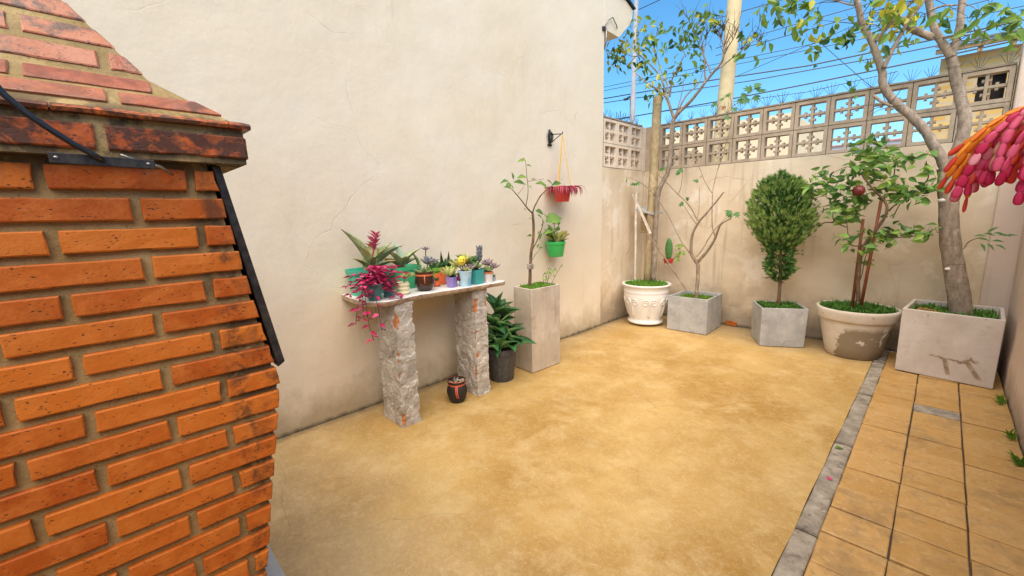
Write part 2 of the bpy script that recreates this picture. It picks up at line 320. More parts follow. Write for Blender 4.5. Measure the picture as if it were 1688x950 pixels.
M['lf_citrus'] = leafm('citrus_leaf', (.06, .16, .03), (.19, .34, .07)); M['lf_citrus2'] = leafm('citrus_leaf_young', (.16, .30, .045), (.30, .42, .08))
M['lf_lemon'] = leafm('lemon_leaf', (.07, .16, .03), (.20, .32, .07)); M['lf_fig'] = leafm('fig_leaf', (.04, .13, .03), (.11, .25, .06)); M['lf_rust'] = leafm('rust_leaf', (.25, .07, .03), (.38, .14, .05))
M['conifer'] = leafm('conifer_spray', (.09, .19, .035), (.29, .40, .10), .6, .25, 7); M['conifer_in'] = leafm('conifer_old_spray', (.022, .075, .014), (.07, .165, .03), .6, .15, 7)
M['grass'] = leafm('pot_grass', (.07, .19, .015), (.20, .37, .035), .6, .3, 20); M['ground_cover'] = leafm('ground_cover', (.035, .12, .015), (.11, .25, .03), .6, .3, 20)
def m_agave():
    m = Mt('agave_leaf', .35, .5); u = m.n('ShaderNodeTexCoord').outputs['Object']; x = m.n('ShaderNodeSeparateXYZ'); m.set(x.inputs[0], u)
    ed = m.mr(m.math('ABSOLUTE', x.outputs[0]), .30, .46); c = m.mix(m.mr(m.noise(14, 3), .3, .7), (.022, .095, .03), (.065, .20, .06)); c = m.mix(m.math('MULTIPLY', ed, .7), c, (.26, .40, .12)); m.col(c); return m.m
M['agave'] = m_agave()
def m_brom():
    m = Mt('bromeliad_leaf', .4, .45); u = m.n('ShaderNodeTexCoord').outputs['Object']; x = m.n('ShaderNodeSeparateXYZ'); m.set(x.inputs[0], u)
    c = m.mix(m.mr(m.noise(22, 3), .3, .7), (.19, .25, .09), (.42, .47, .24)); c = m.mix(m.math('MULTIPLY', m.mr(x.outputs[1], .55, .95), m.mr(m.rand(), .25, .6)), c, (.46, .25, .06)); c = m.mix(m.mr(x.outputs[1], .93, 1), c, (.06, .035, .02)); m.col(c); return m.m
M['brom'] = m_brom(); M['brom_pale'] = leafm('bromeliad_pale', (.30, .40, .26), (.46, .56, .42)); M['brom_fl'] = leafm('bromeliad_flower', (.40, .03, .10), (.62, .10, .22))
M['magenta'] = leafm('magenta_leaf', (.26, .005, .04), (.60, .025, .15), .45, .25, 25); M['pink'] = leafm('pink_leaf', (.50, .02, .14), (.80, .14, .30), .5, .25, 25); M['maroon'] = leafm('maroon_leaf', (.10, .006, .02), (.25, .02, .06), .5, .15, 25)
M['succ'] = leafm('succulent_green', (.14, .24, .07), (.34, .44, .18), .5, .1, 18); M['succ_yel'] = leafm('succulent_yellow', (.42, .46, .12), (.70, .68, .30), .5, .1, 18); M['succ_blue'] = leafm('succulent_slate', (.14, .16, .19), (.32, .33, .38), .5, .1, 18); M['succ_mauve'] = leafm('succulent_mauve', (.30, .22, .26), (.52, .42, .46), .5, .1, 18); M['succ_dark'] = leafm('succulent_dark', (.04, .11, .035), (.12, .22, .08), .5, .1, 18)
M['cact_o'] = leafm('cactus_orange', (.82, .20, .015), (.95, .42, .03), .45, .4, 40); M['cact_p'] = leafm('cactus_pink', (.66, .04, .15), (.86, .20, .33), .45, .4, 40); M['cact_r'] = leafm('cactus_red', (.55, .025, .03), (.80, .12, .04), .45, .4, 40); M['cact_t'] = leafm('cactus_tan', (.60, .28, .14), (.72, .45, .25), .45, .4, 40)
M['cact_m'] = leafm('cactus_magenta', (.46, .01, .06), (.70, .05, .16), .45, .4, 40); M['cact_l'] = leafm('cactus_pale_pink', (.78, .22, .30), (.90, .42, .48), .45, .4, 40)
M['red_leaf'] = leafm('red_basket_leaf', (.24, .015, .035), (.50, .07, .11), .45, .15, 30)
def plastic(name, c, rough=.4):
    m = Mt(name, rough, .45); n = m.mix(m.mr(m.noise(8, 3), .3, .7), tuple(x * .88 for x in c), tuple(min(1, x * 1.1) for x in c))
    n = m.mix(m.math('MULTIPLY', m.mr(m.noise(26, 4, .7), .52, .72), .35), n, (.30, .25, .18)); m.col(m.mix(.06, n, (.5, .5, .5))); m.bump(m.noise(60, 3), .08, .002); return m.m
M['p_green'] = plastic('green_plastic', (.015, .40, .16)); M['p_jade'] = plastic('jade_plastic', (.02, .42, .27)); M['p_bright'] = plastic('bright_green_plastic', (.01, .46, .07)); M['p_red'] = plastic('red_plastic', (.62, .02, .01)); M['p_black'] = plastic('black_plastic', (.022, .026, .032), .5)
M['p_orange'] = plastic('orange_plastic', (.78, .12, .01)); M['p_lime'] = plastic('lime_plastic', (.16, .42, .02)); M['p_purple'] = plastic('purple_plastic', (.25, .17, .48)); M['p_blue'] = plastic('pale_blue_plastic', (.40, .60, .70)); M['p_sky'] = plastic('sky_blue_print', (.12, .46, .72)); M['p_teal'] = plastic('teal_plastic', (.01, .33, .31)); M['p_dteal'] = plastic('dark_teal_plastic', (.01, .13, .13)); M['p_white'] = plastic('white_plastic', (.70, .66, .63)); M['p_yellow'] = plastic('yellow_ball', (.90, .66, .01)); M['p_cream'] = plain('cream_glazed_clay', (.76, .68, .42), .4, .08, 10)
M['g_brown'] = plain('brown_glaze', (.045, .018, .010), .15, .4, 9, .6); M['g_black'] = plain('black_clay', (.02, .018, .017), .55, .4, 20, .4); M['terra'] = plain('terracotta_band', (.52, .13, .05), .6, .15, 14); M['ribbon'] = plain('orange_ribbon', (.62, .12, .06), .6, .15, 14); M['black'] = plain('black_paint', (.012, .012, .012), .5, .2)
M['enamel'] = plain('white_enamelled_clay', (.74, .71, .67), .45, .06, 9, .4, .1); M['cord'] = plain('yellow_cord', (.75, .42, .05), .6, .1); M['cable'] = plain('black_cable', (.012, .013, .016), .3, .2, 12, .6); M['steel'] = plain('dull_steel', (.30, .29, .27), .4, .2, 40, .5, 0, .7)
def m_slab():
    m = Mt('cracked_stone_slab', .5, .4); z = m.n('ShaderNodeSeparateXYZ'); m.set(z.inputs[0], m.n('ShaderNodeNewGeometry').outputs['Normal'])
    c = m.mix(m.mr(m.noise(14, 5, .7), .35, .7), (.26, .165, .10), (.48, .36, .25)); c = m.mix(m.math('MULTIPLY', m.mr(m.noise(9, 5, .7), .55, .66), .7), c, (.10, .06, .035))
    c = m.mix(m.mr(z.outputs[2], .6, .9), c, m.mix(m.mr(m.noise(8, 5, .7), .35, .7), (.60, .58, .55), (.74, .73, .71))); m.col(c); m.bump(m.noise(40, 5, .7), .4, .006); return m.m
M['slab'] = m_slab()
def m_bigpot():
    m = Mt('whitewashed_clay', .75, .3); c = m.mix(m.mr(m.noise(5, 5, .7), .35, .7), (.56, .49, .40), (.66, .60, .51))
    x, y, z = m.xyz(); blob = m.math('MULTIPLY', m.mr(m.math('ADD', z, m.math('MULTIPLY', m.noise(6, 4), -.12)), .24, .29, 1, 0), m.mr(m.math('ADD', m.math('ADD', x, m.math('MULTIPLY', y, .45)), m.math('MULTIPLY', m.noise(7, 5, .7), .22)), 1.80, 1.82))
    c2 = m.mix(m.mr(m.noise(6, 5, .7), .56, .6), (.26, .205, .14), (.62, .58, .52)); c = m.mix(blob, c, c2)
    c = m.mix(m.math('MULTIPLY', m.mr(m.noise(16, 5, .7), .6, .68), .6), c, (.26, .22, .13)); m.col(c); m.bump(m.noise(30, 5, .7), .3, .005); m.bump(blob, .3, .004); return m.m
M['bigpot'] = m_bigpot()
def m_bigbox():
    m = Mt('whitewashed_cement_box', .8, .3); c = m.mix(m.mr(m.noise(4, 6, .7), .35, .68), (.50, .44, .385), (.62, .565, .51)); c = m.mix(m.math('MULTIPLY', m.mr(m.noise(11, 5, .7), .58, .7), .5), c, (.36, .30, .25))
    x, y, z = m.xyz(); ln = m.math('SUBTRACT', z, m.math('ADD', .12, m.math('MULTIPLY', m.noise(12, 4, .6, m.scalev(1, 0, .6)), .16)))
    band = m.math('MULTIPLY', m.mr(m.math('ADD', m.math('ABSOLUTE', ln), m.math('MULTIPLY', m.noise(30), .02)), .016, .026, 1, 0), m.math('MULTIPLY', m.mr(x, .02, .05), m.mr(x, .30, .34, 1, 0)))
    drip = m.math('MULTIPLY', m.math('MULTIPLY', m.mr(z, .05, .07), m.mr(z, .19, .20, 1, 0)), m.math('MAXIMUM', m.mr(m.math('ABSOLUTE', m.math('SUBTRACT', m.math('ADD', x, m.math('MULTIPLY', z, .25)), .175)), .010, .02, 1, 0), m.mr(m.math('ABSOLUTE', m.math('SUBTRACT', m.math('ADD', x, m.math('MULTIPLY', z, .6)), .375)), .012, .024, 1, 0)))
    c = m.mix(m.math('MULTIPLY', m.math('MAXIMUM', band, drip), m.mr(m.noise(22, 4, .7), .3, .6, .35, .9)), c, m.mix(m.noise(30), (.13, .07, .02), (.30, .19, .085)))
    m.col(c); m.bump(m.noise(14, 6, .7), .25, .008); m.bump(m.noise(80, 3), .2, .003); return m.m
M['bigbox'] = m_bigbox()
